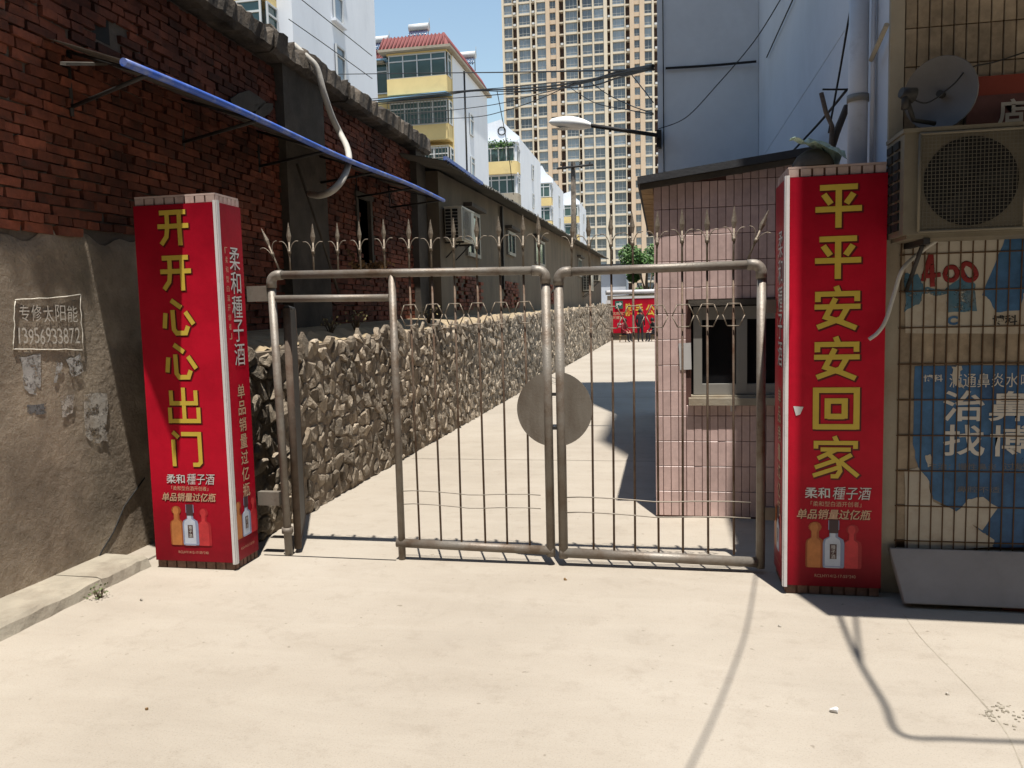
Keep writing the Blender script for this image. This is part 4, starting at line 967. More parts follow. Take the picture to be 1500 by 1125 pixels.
def cable(name, pts, r, label, n=6, sub=8): return tag(MB().tube(smooth(pts, sub), r, 5).build(name, m_rubber), label, 'cable')
E1 = 10.6
for i, (dy, ds_) in enumerate(((0,0),(-3,2),(3,-2),(6,3))):
    o = cable('cable', [PV(957,97+dy*.6,E1), PV(905,108+dy,13), PV(860,118+dy+ds_,16), PV(800,127+dy-ds_,20), PV(745,131+dy,23), PV(690,133+dy+ds_,25.5), PV(620,141+dy,28), PV(500,152+dy,31)], .022 if i == 0 else .014, ('thickest black cable strand at the core of the bundle from the right building corner', 'topmost thin strand of the cable bundle from the right building corner', 'thin strand just below the core of the cable bundle', 'lowest strand of the cable bundle from the right building corner')[i])
    o['group'] = 'strands of the thick cable bundle'
cable('cable', [PV(957,102,E1), PV(850,104,16), PV(740,106,21), PV(640,107,26), PV(480,109,33)], .017, 'straight thin black cable crossing the sky above the thick bundle')
cable('cable', [PV(880,116,14.5), PV(800,135,18), PV(740,150,21), PV(690,158,23), PV(600,168,28)], .011, 'upper of two thin cables sagging below the bundle toward the yellow block')
cable('cable', [PV(840,122,17), PV(790,145,19), PV(740,162,21), PV(690,172,23), PV(600,175,28)], .011, 'lower of two thin cables sagging below the bundle toward the yellow block')
cable('cable', [PV(728,133,24), PV(736,175,25), PV(745,225,26), PV(752,285,27)], .013, 'thin cable dropping from the bundle in front of the round ornament block')
cable('cable', [PV(862,118,16), PV(890,138,14), PV(925,155,12.2), PV(957,166,E1)], .008, 'thin cable from the bundle down to the right building, upper one')
cable('cable', [PV(830,125,17), PV(870,150,15), PV(915,160,12.5), PV(957,168,E1)], .008, 'long thin slack cable from the bundle to the right building corner')
cable('cable', [PV(924,108,12.2), PV(940,128,11.4), PV(957,150,E1)], .008, 'short steep thin cable near the right building corner')
cable('cable', [PV(1150,-12,8.6), PV(1105,60,9.3), PV(1050,125,10), PV(1005,172,10.5), PV(964,189,10.6)], .006, 'thin curved wire hanging across the grey wall above the street lamp')
cable('cable', [PV(975,100,10.69), PV(1040,96,10.69), PV(1108,90,10.66)], .016, 'thick black cable clipped flat along the grey wall')
cable('cable', [PU(1163,-4,1.19), PU(1143,40,1.19), PU(1123,84,1.19)], .007, 'short taut wire high on the pale side wall')
cable('cable', [PU(1250,-5,1.1), PU(1243,30,1.1), PU(1232,95,1.1), PU(1222,150,1.08), PU(1214,195,1.05)], .007, 'wavy black wire hanging down beside the drainpipe')
cable('cable', [PU(1155,228,1.12), PU(1200,180,1.12), PU(1240,132,1.12)], .009, 'straight black wire rising from the guardhouse roof to the drainpipe')
cable('cable', [PV(423,28,27.5), PV(480,68,30), PV(545,115,34)], .018, 'lower thin wire slanting across the white block left')
cable('cable', [PV(440,-2,27.5), PV(490,38,30), PV(545,82,34)], .018, 'upper thin wire slanting across the white block left')
# old aerial bracket behind the right pillar
ab = thing('aerial_bracket', 'bent rusty metal bracket standing behind the right pillar', 'bracket')
MB().tube([PV(1203,136,5.25), PV(1210,165,5.25), PV(1219,185,5.25), PV(1217,215,5.22), PV(1205,240,5.2)], .014, 8).build('bent_bar', m_bar, ab)
MB().tube([PV(1205,131,5.25), PV(1240,131,5.28), PV(1285,125,5.3)], .006, 6).build('cross_wire', m_rubber, ab)
MB().tube([PV(1241,155,5.3), PV(1225,195,5.28), PV(1212,235,5.25)], [.02,.022,.025], 6).build('strut', m_rust, ab)
# cables overhead behind the camera, their shade lies on the yard
def over(pts, H, r, label):
    k = H
    return cable('cable', [Vector((PG(x,y).x+.085*k, PG(x,y).y-.235*k, k)) for x, y in pts], r, label)
over([(1108,838),(1098,900),(1085,950),(1050,1040),(1012,1122),(960,1230)], 4.3, .0065, 'overhead cable out of view that shades the middle of the yard')
over([(1225,890),(1243,935),(1262,975),(1295,1030),(1320,1076),(1400,1083),(1500,1087),(1620,1090)], 4.6, .014, 'overhead cable out of view with a sharp bend that shades the yard')
over([(1252,890),(1256,930),(1262,975)], 4.63, .011, 'short overhead cable out of view joining the bent cable')

# ============================================================ DISTANT APARTMENT BLOCKS
def win_obj(parent, o, al, out, w, h, nx, glassm=m_gl2, transom=.3, name='window', fr=.07):
    """glazed window: pane with frame bars; o = lower corner"""
    o, al, out, up = Vector(o), Vector(al), Vector(out), Vector((0,0,1))
    p = MB(); p.prism([o+out*.03, o+al*w+out*.03, o+al*w+up*h+out*.03, o+up*h+out*.03], out*.02); pane = p.build(name, glassm, parent)
    f = MB()
    def bar(a0, a1, c0, c1):
        q = [o+al*a0+up*c0+out*.055, o+al*a1+up*c0+out*.055, o+al*a1+up*c1+out*.055, o+al*a0+up*c1+out*.055]; f.prism(q, out*.06)
    for i in range(nx+1): x = (w-fr)*i/nx; bar(x, x+fr, 0, h)
    for zz in (0, h-fr, h*(1-transom)): 
        for i in range(nx): bar((w-fr)*i/nx+fr, (w-fr)*(i+1)/nx, zz, zz+fr)
    f.build('window_frame', m_frame, pane); return pane
FX, FO = (1,0,0), (0,-1,0)      # windows facing the camera
SX, SO = (0,1,0), (1,0,0)       # windows facing the alley
def bars_cage(parent, o, w, h, d, n):
    b = MB(); o = Vector(o)
    for i in range(n+1):
        x = w*i/n; b.tube([o+Vector((x,-d,0)), o+Vector((x,-d,h))], .02, 4, caps=False)
    for zz in (0, h*.5, h): b.tube([o+Vector((0,-d,zz)), o+Vector((w,-d,zz))], .025, 4)
    for x in (0, w):
        for zz in (0, h): b.tube([o+Vector((x,0,zz)), o+Vector((x,-d,zz))], .02, 4)
    b.build('window_cage', m_alug, parent)
# --- white block, nearest
B = thing('apartment_block', 'pale block with yellow balconies close above the brick building parapet', 'building')
BOX('wall', (-24, 28.3, 0), (-13.5, 37.2, 22), m_whitew, B)
for zf in (8.6, 11.55, 14.5, 17.4):
    BOX('balcony', (-19, 27.2, zf-.95), (-14.1, 28.29, zf+.12), m_yellow, B)
    win_obj(B, (-18.9, 27.35, zf+.13), FX, FO, 4.7, 1.55, 5)
    s_ = MB(); s_.box((-19,27.25,zf+1.7),(-14.1,28.29,zf+1.95)); s_.build('balcony_soffit', m_yellow, B)
    win_obj(B, (-14.13, 27.4, zf+.13), SX, SO, .8, 1.5, 1)
for zf in (5.8, 8.75, 11.7, 14.15, 17.1):
    w_ = win_obj(B, (-13.5, 32.1, zf), SX, SO, .95, 1.45, 1, m_gl3); BOX('sill', (-13.499, 31.95, zf-.12), (-13.3, 33.2, zf-.01), m_whitew, w_)
BOX('air_conditioner_box', (-16.4, 26.75, 13.0), (-15.6, 27.18, 13.55), m_acw, B)
# --- yellow block
B = thing('apartment_block', 'yellow fronted block with red tiled roof and rooftop water heater', 'building')
Y0 = 50.0
BOX('wall', (-26, 51.2, 0), (-13.4, 61.5, 18.55), m_whitew, B)
BOX('front_wall', (-26, 51.0, 0), (-13.42, 51.19, 18.5), m_yellow, B)
for i, zf in enumerate((16.95, 13.95, 11.0, 8.05)):
    BOX('balcony', (-17.45, Y0-.1, zf-1.0), (-13.45, 50.99, zf), m_yellow, B)
    win_obj(B, (-17.35, Y0+.1, zf), FX, FO, 3.85, 1.5, 4, m_gl2); win_obj(B, (-13.5, Y0+.15, zf), SX, SO, .75, 1.5, 1)
    BOX('balcony_top', (-17.45, Y0, zf+1.5), (-13.45, 50.99, zf+1.62), m_yellow, B)
    win_obj(B, (-19.3, 50.95, zf-.6), FX, FO, 1.6, 2.0, 2, m_gl2)
    if i == 0: BOX('sun_hood', (-19.5, 50.3, zf+1.42), (-17.55, 50.94, zf+1.5), m_skyb, B)
    if i == 1:
        hd = MB(); hd.hexa([(-18.2,49.2,zf+1.55),(-13.4,49.2,zf+1.75),(-13.4,50.9,zf+1.95),(-18.2,50.9,zf+1.85),(-18.2,49.2,zf+1.62),(-13.4,49.2,zf+1.82),(-13.4,50.9,zf+2.02),(-18.2,50.9,zf+1.92)]); hd.build('sun_hood', m_skyb, B)
    if i in (1, 2): bars_cage(B, (-17.4, Y0, zf), 4.0, 1.5, .35, 18)
# red roof: sloped fronts
def red_roof(u0, u1, v0, v1, z0, z1, inset, parent):
    n = int((u1-u0)/.25); b = MB()
    b.hexa([(u0,v0,z0),(u1,v0,z0),(u1,v1,z0),(u0,v1,z0),(u0,v0+inset,z1),(u1-inset*.6,v0+inset,z1),(u1-inset*.6,v1-inset,z1),(u0,v1-inset,z1)]); ro = b.build('roof', m_redroof, parent)
    rb_ = MB()
    for i in range(n):
        x = u0+.1+i*.25; t_ = MB(); rb_.tube([(x,v0-.03,z0+.02),(min(x,u1-inset*.6),v0+inset,z1+.03)], .06, 5)
    for i in range(int((v1-v0)/.3)):
        y = v0+.15+i*.3; rb_.tube([(u1+.02,y,z0+.02),(u1-inset*.6,min(max(y,v0+inset),v1-inset),z1+.03)], .06, 5)
    rb_.build('roof_tiles', m_redroof, ro)
    BOX('eaves', (u0,v0-.12,z0-.16), (u1+.1,v1,z0-.003), m_strip, ro)
red_roof(-17.9, -13.2, 49.7, 62, 18.75, 19.75, .9, B); red_roof(-26, -17.95, 50.6, 62, 18.4, 19.4, .9, B)
for z_ in (14.4, 11.4, 8.4): win_obj(B, (-13.4, 55.4, z_), SX, SO, 1.0, 1.5, 1, m_gl3)
MB().tube([(-13.36,54.2,9),(-13.36,54.2,18.4)], .07, 6).build('downpipe', m_dark, B)
def heater(c, label, ln):
    t = thing('water_heater', label, 'water heater'); c = Vector(c)
    MB().tube([c+Vector((-ln/2,0,.75)), c+Vector((ln/2,0,.75))], .26, 14).build('tank', m_frame, t)
    tb = MB()
    for i in range(12): x = -ln/2+.1+i*(ln-.2)/11; tb.tube([c+Vector((x,-.05,.62)), c+Vector((x,-.75,-.1))], .035, 6)
    tb.build('tubes', M('heater_tube', (.03,.04,.09), .2, bump=0, spec=.6), t)
    st = MB()
    for x in (-ln/2+.1, ln/2-.1): st.tube([c+Vector((x,.1,-.35)), c+Vector((x,.1,.7))], .03, 4); st.tube([c+Vector((x,.1,.3)), c+Vector((x,-.75,-.15))], .03, 4)
    st.tube([c+Vector((ln/2,.1,.7)), c+Vector((ln/2,.1,1.35))], .015, 4); st.build('stand', m_alug, t)
p = PV(612,60,50.9); heater((p.x, 51.3, 19.75), 'solar water heater on the front of the red roof of the yellow block', 1.35)
heater((-18.6, 51.6, 19.3), 'low solar water heater at the left end of the red roof, partly hidden', 1.6)
heater((-13.9, 57.0, 19.6), 'solar water heater at the back right of the red roof', 1.5)
# --- white block with round ornament
def gable_block(label, v0, v1, u0, u1, zt, floors, pitch, ring, balc, curved=False):
    B = thing('apartment_block', label, 'building')
    BOX('wall', (u0-6, v0+1.2, 0), (u1, v1, zt-.3), m_whitew, B)
    gb = MB(); mid = (u0+u1)/2
    gb.prism([(u0-6,v0+.9,zt-1.4),(u1+.02,v0+.9,zt-1.4),(u1+.02,v0+.9,zt-.2),(u1-.9,v0+.9,zt+.6),(mid,v0+.9,zt+1.5),(u0-2,v0+.9,zt+.6),(u0-6,v0+.9,zt-.2)], (0,.6,0)); gb.build('gable', m_whitew, B)
    if ring:
        r_ = MB(); pts = [(u0+(u1-u0)*.52+.36*math.cos(a), v0+.87, zt+.42+.36*math.sin(a)) for a in [2*math.pi*k/20 for k in range(21)]]; r_.tube(pts, .05, 6); r_.build('round_ornament', m_rubber, B)
    for i in range(floors):
        zf = zt-2.75-i*pitch
        m_ = m_yellow if (i != 1 or not ring) else m_strip
        if curved:
            n = 10; poly = [(u0,v0+1.19,zf-1.05)]+[(u0, v0+.25, zf-1.05)]+[(u1-.7+.7*math.sin(a), v0-.45+.7*(1-math.cos(a)), zf-1.05) for a in [R(90*k/n) for k in range(n+1)]]+[(u1,v0+1.19,zf-1.05)]
            poly[1] = (u0, v0-.45, zf-1.05); MB().prism(poly, (0,0,1.15)).build('balcony', m_, B)
        else: BOX('balcony', (u0, v0-.2, zf-1.0), (u1-.05, v0+1.19, zf), m_, B)
        win_obj(B, (u0+.05, v0+.1, zf+.1), FX, FO, (u1-u0)*.9, 1.75, balc, m_gl2, .28, fr=.1)
        win_obj(B, (u1-.12, v0+.25, zf+.1), SX, SO, .8, 1.5, 1)
        BOX('balcony_side', (u1-.35, v0+.1, zf+.1), (u1-.13, v0+1.19, zf+1.9), m_whitew, B)
        BOX('ceiling_slab', (u0, v0-.1, zf+1.86), (u1, v0+1.19, zf+2.0), m_whitew, B)
        w_ = win_obj(B, (u1, v0+(v1-v0)*.55, zf-.3), SX, SO, 1.0, 1.5, 1, m_gl3)
    return B
a = PV(705,200,74); b_ = PV(758,200,74)
B3 = gable_block('white block with round ornament on its gable and a rounded yellow balcony', 74, 88, a.x, b_.x, PV(740,195,74).z, 5, 2.95, True, 4, True)
tw = MB(); tw_p = Vector((a.x+1.2, 73.6, PV(735,212,74).z))
for i in range(260):
    p = tw_p+Vector((random.gauss(.6,.7), random.gauss(0,.15), random.gauss(0,.22))); d = Vector((random.gauss(0,1),random.gauss(0,1),random.gauss(0,1))).normalized()*.12; w_ = d.orthogonal().normalized()*.06
    tw.add([p-d, p+w_, p+d, p-w_], [(0,1,2,3)])
tag(tw.build('balcony_plants', m_leaf), 'green potted plants along the rounded yellow balcony', 'plants')
a = PV(777,270,101); b_ = PV(808,270,101)
gable_block('small white block with a square yellow balcony, between the ornament block and utility pole', 101, 113, a.x, b_.x, PV(795,258,101).z, 5, 2.95, False, 3)
a = PV(826,300,128); b_ = PV(848,300,128)
gable_block('farthest small white block with green windows just behind the utility pole', 128, 140, a.x, b_.x, PV(838,292,128).z, 5, 2.95, False, 2)

# ============================================================ HIGH-RISE TOWER
TV = 205.0; tw = thing('residential_tower', 'very tall cream high-rise tower with rows of windows in the background', 'tower')
TX0 = PV(737,100,TV).x; FH = 2.86; mpx = (PV(958,100,TV).x-TX0)/221/6.82
cx = lambda c: TX0+(c+20)*mpx
ZB, ZT = 0, 99
BOX('core', (TX0+.1, TV+1.6, ZB), (TX0+56, TV+16, ZT), m_brownw, tw)
bays = [(0,85,2,'w'),(150,268,3,'w'),(333,425,2,'w'),(465,527,2,'s'),(622,742,3,'w'),(790,890,2,'w'),(905,1002,2,'w'),(1088,1207,3,'w'),(1298,1352,2,'s'),(1398,1470,2,'w'),(1560,1680,3,'w'),(1745,1840,2,'w')]
dark = [(88,132),(280,318),(560,606),(746,772),(1036,1066),(1215,1256),(1490,1540)]
# piers fill everything that is neither bay nor dark recess
edges = sorted([(a, b_) for a, b_, *_ in bays]+dark); pos = -20
piers = []
for a, b_ in edges:
    if a > pos+1: piers.append((pos, a))
    pos = max(pos, b_)
piers.append((pos, pos+60))
for a, b_ in piers:
    narrow = any(abs(b_-q) < 3 or abs(a-w) < 3 for q, w, _, k in bays if k == 's') or 1003 <= a <= 1036
    BOX('pier', (cx(a), TV-.25, ZB), (cx(b_), TV+1.59, ZT), m_orange if narrow else m_cream, tw)
z0 = PV(850,100,TV).z; z0 -= FH*math.floor(z0/FH)
WM = {}; m_tfr = M('tower_frame', (.36,.37,.37), .5, var=.05, bump=0)
def tower_win(w, h, nx):
    k = (round(w, 2), round(h, 2), nx)
    if k not in WM:
        b = MB(); b.box((.02,.12,.02),(w-.02,.2,h-.02), 0); fr = .075
        for i in range(nx+1): x = (w-fr)*i/nx; b.box((x,0,0),(x+fr,.11,h), 1)
        for zz in (0, h-fr, h*.30):
            for i in range(nx): b.box(((w-fr)*i/nx+fr,.02,zz),((w-fr)*(i+1)/nx,.10,zz+fr), 1)
        WM[k] = b.mesh('window', [m_gl3, m_tfr])
    return WM[k]
wl_ = []; BANDS = MB()
for a, b_, nx, kind in bays:
    n = int((ZT-z0)/FH)
    for i in range(n):
        zf = z0+i*FH; hb = .48 if kind == 'w' else 1.0
        BANDS.box((cx(a), TV+.1, zf), (cx(b_), TV+1.58, zf+hb), 0 if kind == 'w' else 1)
        wl_.append((cx(a)+.02, zf+hb, cx(b_)-cx(a)-.04, FH-hb, nx))
for a, b_ in dark:
    n = int((ZT-z0)/FH)
    for i in range(n): BANDS.box((cx(a), TV+.2, z0+i*FH), (cx(b_), TV+1.58, z0+i*FH+.35))
acs = MB()
for a, b_ in dark:
    for i in range(int((ZT-z0)/FH)):
        if random.random() < .45: xq = cx(a)+.1+random.random()*max(.05, cx(b_)-cx(a)-.8); acs.box((xq, TV-.1, z0+i*FH+.355), (xq+.7, TV+.19, z0+i*FH+.85))
tag(acs.build('wall_air_conditioners', m_frame, tw), kind='stuff')
tag(BANDS.build('floor_bands', [m_cream, m_orange], tw), kind='stuff')
vis = [w_ for w_ in wl_ if 18 < w_[1] < 86 and w_[0] < -1.5]; vis.sort(key=lambda w_: -w_[1]); sel = set(vis[:300])
rest = MB()
for w_ in wl_:
    me = tower_win(w_[2], w_[3], w_[4])
    dv = random.uniform(0,.12)
    if w_ in sel: link('window', me, tw, Matrix.Translation((w_[0], TV+.35+dv, w_[1])))
    else:
        for mi in (0, 1): rest.add([(p.co.x+w_[0], p.co.y+TV+.35, p.co.z+w_[1]) for p in me.vertices], [tuple(f.vertices) for f in me.polygons if f.material_index == mi], mi)
tag(rest.build('other_windows', [m_gl3, m_tfr], tw), kind='stuff')

# ============================================================ END OF THE ALLEY
EV = 46.0
ew = thing('boundary_wall', 'low wall closing the far end of the alley, topped by a pale pipe', 'wall')
x0 = PV(890,480,EV).x; BOX('wall', (x0, EV+.05, 0), (6, EV+.3, PV(900,436,EV).z+.12), m_shed, ew)
BOX('end_post', (x0-.05, EV-.15, 0), (x0+.22, EV+.04, PV(890,440,EV).z), m_trim, ew)
zb_ = PV(915,428,EV).z; MB().tube([(x0-.1,EV+.2,zb_),(6,EV+.2,zb_)], .13, 10).build('top_pipe', m_trim, ew)
bn = thing('red_banner', 'red advertising banner on the wall at the far end of the alley', 'banner')
bt, bb_ = PV(900,438,EV).z, PV(900,488,EV).z; BOX('sheet', (x0+.23, EV-.03, max(.3, bb_)), (5, EV+.04, bt), m_red, bn)
BOX('top_strip', (x0+.23, EV-.05, bt+.003), (5, EV+.02, bt+.13), m_wht, bn)
def btext(s, xa, xb, ya, yb, m, bold=.03):
    p, q = PV(xa, ya, EV), PV(xb, yb, EV); letter(s, ((p.x+q.x)/2, EV-.036, (p.z+q.z)/2), q.x-p.x, p.z-q.z, m, 'front', bn, bold)
btext('院', 916.5, 925, 444, 463, m_yel); btext('手', 931, 942, 445, 460, m_yel); btext('公', 946, 959, 446, 462, m_yel)
btext('北京同仁', 898, 915, 457, 461.5, m_gold, .02); btext('城建宝', 898, 912, 463, 467.5, m_gold, .02); btext('柔和', 904, 917, 473, 479, m_wht, .02)
ar = thing('arrow_sign', 'small dark green sign with a white right turn arrow on the red banner', 'sign')
p, q = PV(901,441,EV-.06), PV(912.5,452,EV-.06); BOX('plate', (p.x, EV-.07, q.z), (q.x, EV-.045, p.z), m_green, ar)
w_, h_ = q.x-p.x, p.z-q.z
b = MB(); b.prism([(p.x+w_*x, EV-.073, q.z+h_*z_) for x, z_ in ((.15,.08),(.32,.08),(.32,.5),(.58,.5),(.58,.32),(.92,.6),(.58,.88),(.58,.7),(.15,.7))], (0,-.01,0)); b.build('arrow', m_wht, ar)
BOX_ = thing('low_white_house', 'low pale house wall glimpsed between the shed row and the tree', 'house')
p, q = PV(884,392,52), PV(910,430,52); BOX('wall', (p.x-1.5, 52, 0), (q.x+.3, 56, p.z), m_pale, BOX_); BOX('roof', (p.x-1.7, 51.7, p.z+.003), (q.x+.5, 56.2, p.z+.2), m_tar, BOX_)
# tree
def tree(name, label, base, H, cr, n, seed):
    rr = random.Random(seed); t = thing(name, label, 'tree'); base = Vector(base); tr = MB()
    tr.tube([base, base+Vector((.05,.03,H*.3)), base+Vector((-.05,0,H*.6)), base+Vector((.02,.05,H*.88))], [.16,.13,.09,.03], 8); lobes = []
    for i in range(11):
        a = rr.uniform(0,6.28); e = base+Vector((math.cos(a)*cr*rr.uniform(.3,.85), math.sin(a)*cr*rr.uniform(.3,.85), H*rr.uniform(.36,.93))); lobes.append((e, rr.uniform(.45,.85)))
        s_ = base+Vector((0,0,H*rr.uniform(.25,.5))); tr.tube([s_, s_.lerp(e,.5)+Vector((0,0,.15)), e], [.06,.04,.015], 5)
    tr.build('trunk', m_bark, t); lf = MB()
    for i in range(n):
        c, r_ = rr.choice(lobes); d = Vector((rr.gauss(0,1),rr.gauss(0,1),rr.gauss(0,1))).normalized()*r_*rr.random()**.4; p = c+d
        u_ = Vector((rr.gauss(0,1),rr.gauss(0,1),rr.gauss(0,.6))).normalized()*.11; w_ = u_.orthogonal().normalized()*.05
        lf.add([p-u_, p+w_, p+u_, p-w_], [(0,1,2,3)])
    lf.build('crown', m_leaf, t)
tree('leafy_tree', 'green leafy tree behind the banner wall at the end of the alley', (-1.0, 51.0, 0), 5.7, 2.0, 11000, 5)
tree('leafy_tree', 'second leafy tree farther right behind the banner wall, mostly hidden by the guardhouse', (1.6, 52.0, 0), 5.2, 1.9, 5000, 6)
# utility pole
up_ = thing('utility_pole', 'grey concrete utility pole with dark crossarm rising above the shed roof', 'pole')
c = PV(841,330,47.5); zt = PV(843,238,47.5).z
MB().tube([(c.x-.05,47.5,0),(c.x,47.5,zt)], [.2,.14], 12).build('shaft', m_conc, up_)
MB().tube([PV(816,247,47.3), PV(869,241,47.3)], .07, 6).build('crossarm', m_dark, up_)
for x in (822, 838, 850, 864): p = PV(x, 243, 47.3); MB().lathe([(.05,0),(.07,.08),(.03,.16),(.06,.22),(0,.26)], p, 8).build('insulator', m_dark, up_)

# ============================================================ PEOPLE AND CHAIR
def skin_body(pts, edges, root=0):
    me = bpy.data.meshes.new('tmp'); me.from_pydata([p[:3] for p in pts], edges, []); o = bpy.data.objects.new('tmp', me); col.objects.link(o)
    o.modifiers.new('skin', 'SKIN'); s_ = o.modifiers.new('sub', 'SUBSURF'); s_.levels = s_.render_levels = 2
    bm = bmesh.new(); bm.from_mesh(me); ly = bm.verts.layers.skin.verify()
    for i, v in enumerate(bm.verts):
        v[ly].radius = (pts[i][3], pts[i][4] if len(pts[i]) > 4 else pts[i][3]); v[ly].use_root = (i == root)
    bm.to_mesh(me); bm.free()
    dg = bpy.context.evaluated_depsgraph_get(); res = bpy.data.meshes.new_from_object(o.evaluated_get(dg)); bpy.data.objects.remove(o)
    for p in res.polygons: p.use_smooth = True
    return res
E_ST = [(0,1),(1,2),(2,3),(3,4),(2,5),(5,6),(6,7),(7,8),(2,9),(9,10),(10,11),(11,12),(0,13),(13,14),(14,15),(15,16),(0,17),(17,18),(18,19),(19,20)]
def figure(name, label, base, rz, pose, mats):
    me = skin_body(pose, E_ST); me.materials.clear()
    for m_ in mats: me.materials.append(m_)
    for p in me.polygons:
        z_ = p.center.z; k = 0
        hd = pose[4]
        if (p.center-Vector(hd[:3])).length < .17 and z_ > pose[3][2]: k = 2
        elif z_ < pose[0][2]-.0: k = 1
        for h in (8, 12):
            if (p.center-Vector(pose[h][:3])).length < .08: k = 2
        p.material_index = k
    root = bpy_empty(name); root.location = base; root.rotation_euler = (0,0,rz); tag(root, label, 'person')
    link('body', me, root)
    h = Vector(pose[4][:3]); hb = MB(); hb.lathe([(0,.125),(.06,.115),(.095,.07),(.108,.01),(.10,-.05),(.085,-.07)], h+Vector((0,.012,.02)), 14); hb.build('hair', m_hair, root); return root
stand = [(0,0,.93,.14,.12),(0,0,1.15,.13,.10),(0,0,1.38,.15,.10),(0,0,1.50,.055),(0,-.015,1.63,.085,.10),
         (.17,0,1.40,.065),(.23,.02,1.14,.048),(.21,-.08,.92,.038),(.20,-.12,.83,.035),(-.17,0,1.40,.065),(-.23,.02,1.14,.048),(-.21,-.08,.92,.038),(-.20,-.12,.83,.035),
         (.09,0,.86,.095),(.10,-.02,.48,.062),(.11,.01,.09,.045),(.12,-.13,.035,.035),(-.09,0,.86,.095),(-.11,-.02,.48,.062),(-.12,.03,.09,.045),(-.13,-.11,.035,.035)]
sit = [(0,0,.47,.15,.13),(0,-.03,.70,.13,.10),(0,-.08,.92,.15,.10),(0,-.12,1.03,.055),(0,-.16,1.15,.085,.10),
       (.17,-.08,.94,.062),(.22,-.12,.70,.046),(.16,-.33,.58,.036),(.12,-.40,.56,.034),(-.17,-.08,.94,.062),(-.22,-.12,.70,.046),(-.16,-.33,.58,.036),(-.12,-.40,.56,.034),
       (.09,-.06,.46,.095),(.12,-.44,.48,.065),(.12,-.44,.09,.045),(.13,-.57,.035,.035),(-.09,-.06,.46,.095),(-.12,-.44,.48,.065),(-.12,-.42,.09,.045),(-.13,-.55,.035,.035)]
pp_ = PG(938,501); figure('person', 'person in black clothes standing in front of the red banner at the alley end', pp_, R(165), stand, [m_cloth, m_cloth, m_skin])
p2 = Vector((pp_.x-.95, pp_.y+.3, 0)); figure('person', 'person in a dark red top and black trousers sitting on a stool by the banner', p2, R(60), sit, [M('maroon_cloth', (.16,.02,.025), .9, bump=0), m_cloth, m_skin])
p3 = Vector((pp_.x+.75, pp_.y+.5, 0)); figure('person', 'person in dark clothes seated right of the standing person, partly hidden', p3, R(-50), sit, [m_cloth, m_cloth, m_skin])
for p_, l in ((p2,'small wooden stool under the person in the dark red top'),(p3,'small wooden stool under the seated person in dark clothes')):
    st = thing('stool', l, 'stool'); BOX('seat', (p_.x-.17,p_.y-.17,.33), (p_.x+.17,p_.y+.17,.37), m_wood, st)
    for sx in (-1,1):
        for sy in (-1,1): MB().tube([(p_.x+sx*.13,p_.y+sy*.13,.329),(p_.x+sx*.16,p_.y+sy*.16,0)], .018, 6).build('leg', m_wood, st)

# ============================================================ SMALL THINGS ON THE YARD
for i, (x, y, r_, l) in enumerate(((1222,1043,.016,'white pebble on the yard near the bent cable shadow'),(1388,1018,.008,'small dark chip near the cracked right edge of the yard'),(828,850,.010,'small yellowish chip on the yard in front of the gate'),(1142,918,.008,'tiny pebble on the yard in front of the right pillar'),(215,1040,.008,'brown chip on the yard at the lower left'),(207,880,.01,'small pebble near the weed and kerb'))):
    o = link('pebble', ST[i], None, Matrix.LocRotScale(PG(x, y)+Vector((0,0,r_*.55)), Euler((i, i*2, i*3)), Vector((r_*2.4, r_*1.8, r_*1.4))))
    me = o.data.copy(); me.materials.clear(); me.materials.append(m_wht if i == 0 else (m_dry if i in (2,4) else m_pebble)); o.data = me; tag(o, l, 'pebble')

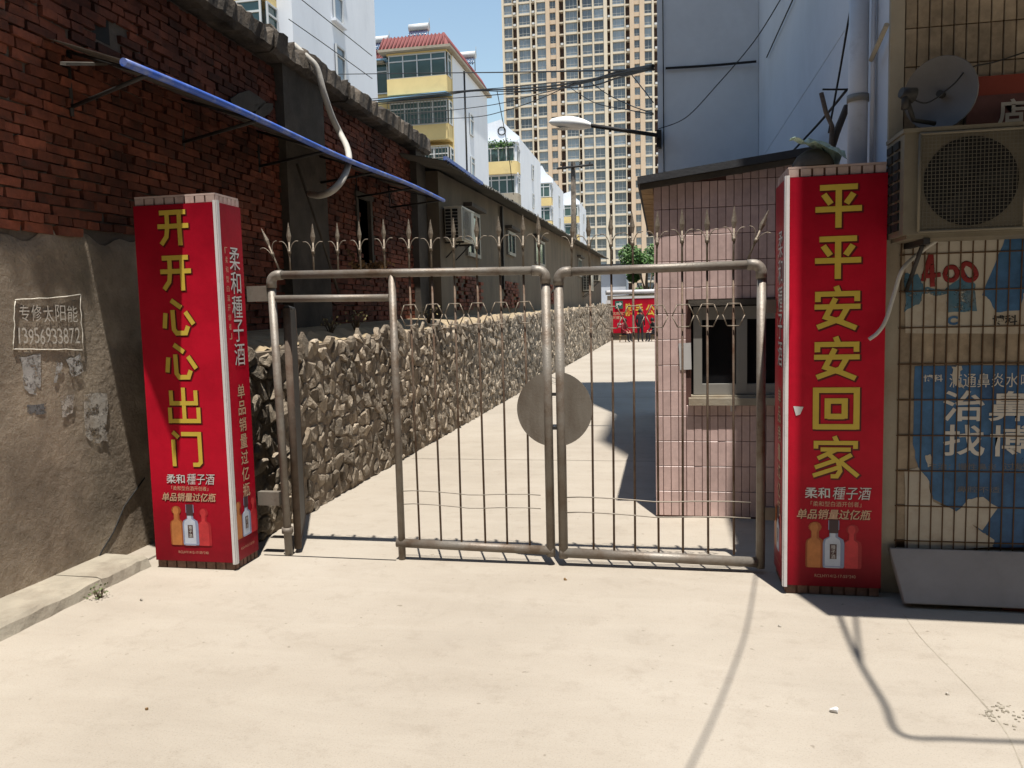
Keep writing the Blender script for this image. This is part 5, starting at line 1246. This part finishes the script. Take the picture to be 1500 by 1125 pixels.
fj = MB(); fj.hexa([(-2.78,4.975,.0005),(-1.80,4.965,.0005),(-1.80,4.977,.0005),(-2.78,4.987,.0005),(-2.78,4.975,.003),(-1.80,4.965,.003),(-1.80,4.977,.003),(-2.78,4.987,.003)])
tag(fj.build('floor_joint', m_dark), kind='structure')
cb = MB()
for i in range(60):
    a = random.random(); c = PG(1436+58*a+random.gauss(0,5), 1038+26*a*random.random()+8*math.sin(a*9)+random.gauss(0,3)); r_ = random.uniform(.002,.006); me = ST[i % 14]
    cb.add([c+Vector((p.co.x*r_*2.4, p.co.y*r_*2.2, p.co.z*r_*1.4+r_*.4)) for p in me.vertices], [tuple(f.vertices) for f in me.polygons])
tag(cb.build('concrete_crumbs', m_kerb), 'loose concrete crumbs in the worn patch at the lower right of the yard', 'crumbs', kind='stuff')

for i, y in enumerate((582, 675, 545)):
    c = PG(880, y); b = MB(); vs = []
    for k in range(25):
        u_ = -2.9+2.8*k/24; w_ = .006+random.uniform(-.002,.003); y_ = c.y+random.uniform(-.006,.006); vs += [(u_, y_-w_, .0012), (u_, y_+w_, .0012)]
    b.add(vs, [(2*k, 2*k+2, 2*k+3, 2*k+1) for k in range(24)]); tag(b.build('floor_joint', m_column), kind='structure')
b = MB(); vs = []
pts = smooth([PG(x, y) for x, y in ((1325,902),(1345,930),(1375,962),(1412,1000),(1445,1036),(1475,1075),(1500,1130))], 8)
for p in pts: w_ = random.uniform(.001,.004); vs += [p+Vector((-w_,0,.0012)), p+Vector((w_,0,.0012))]
b.add(vs, [(2*k, 2*k+1, 2*k+3, 2*k+2) for k in range(len(pts)-1)]); tag(b.build('floor_crack', m_kerb), kind='structure')

# ------------------------------------------------------------ put every thing's Empty at its own base
bpy.context.view_layer.update()
for r_ in [o for o in scn.objects if o.type == 'EMPTY' and o.parent is None and o.location.length == 0]:
    pts = [c.matrix_world @ Vector(q) for c in r_.children_recursive if c.type == 'MESH' for q in c.bound_box]
    if not pts: continue
    lo = [min(p[k] for p in pts) for k in range(3)]; hi = [max(p[k] for p in pts) for k in range(3)]
    loc = Vector(((lo[0]+hi[0])/2, (lo[1]+hi[1])/2, lo[2])); r_.location = loc
    for c in r_.children: c.matrix_parent_inverse = Matrix.Translation(-loc)
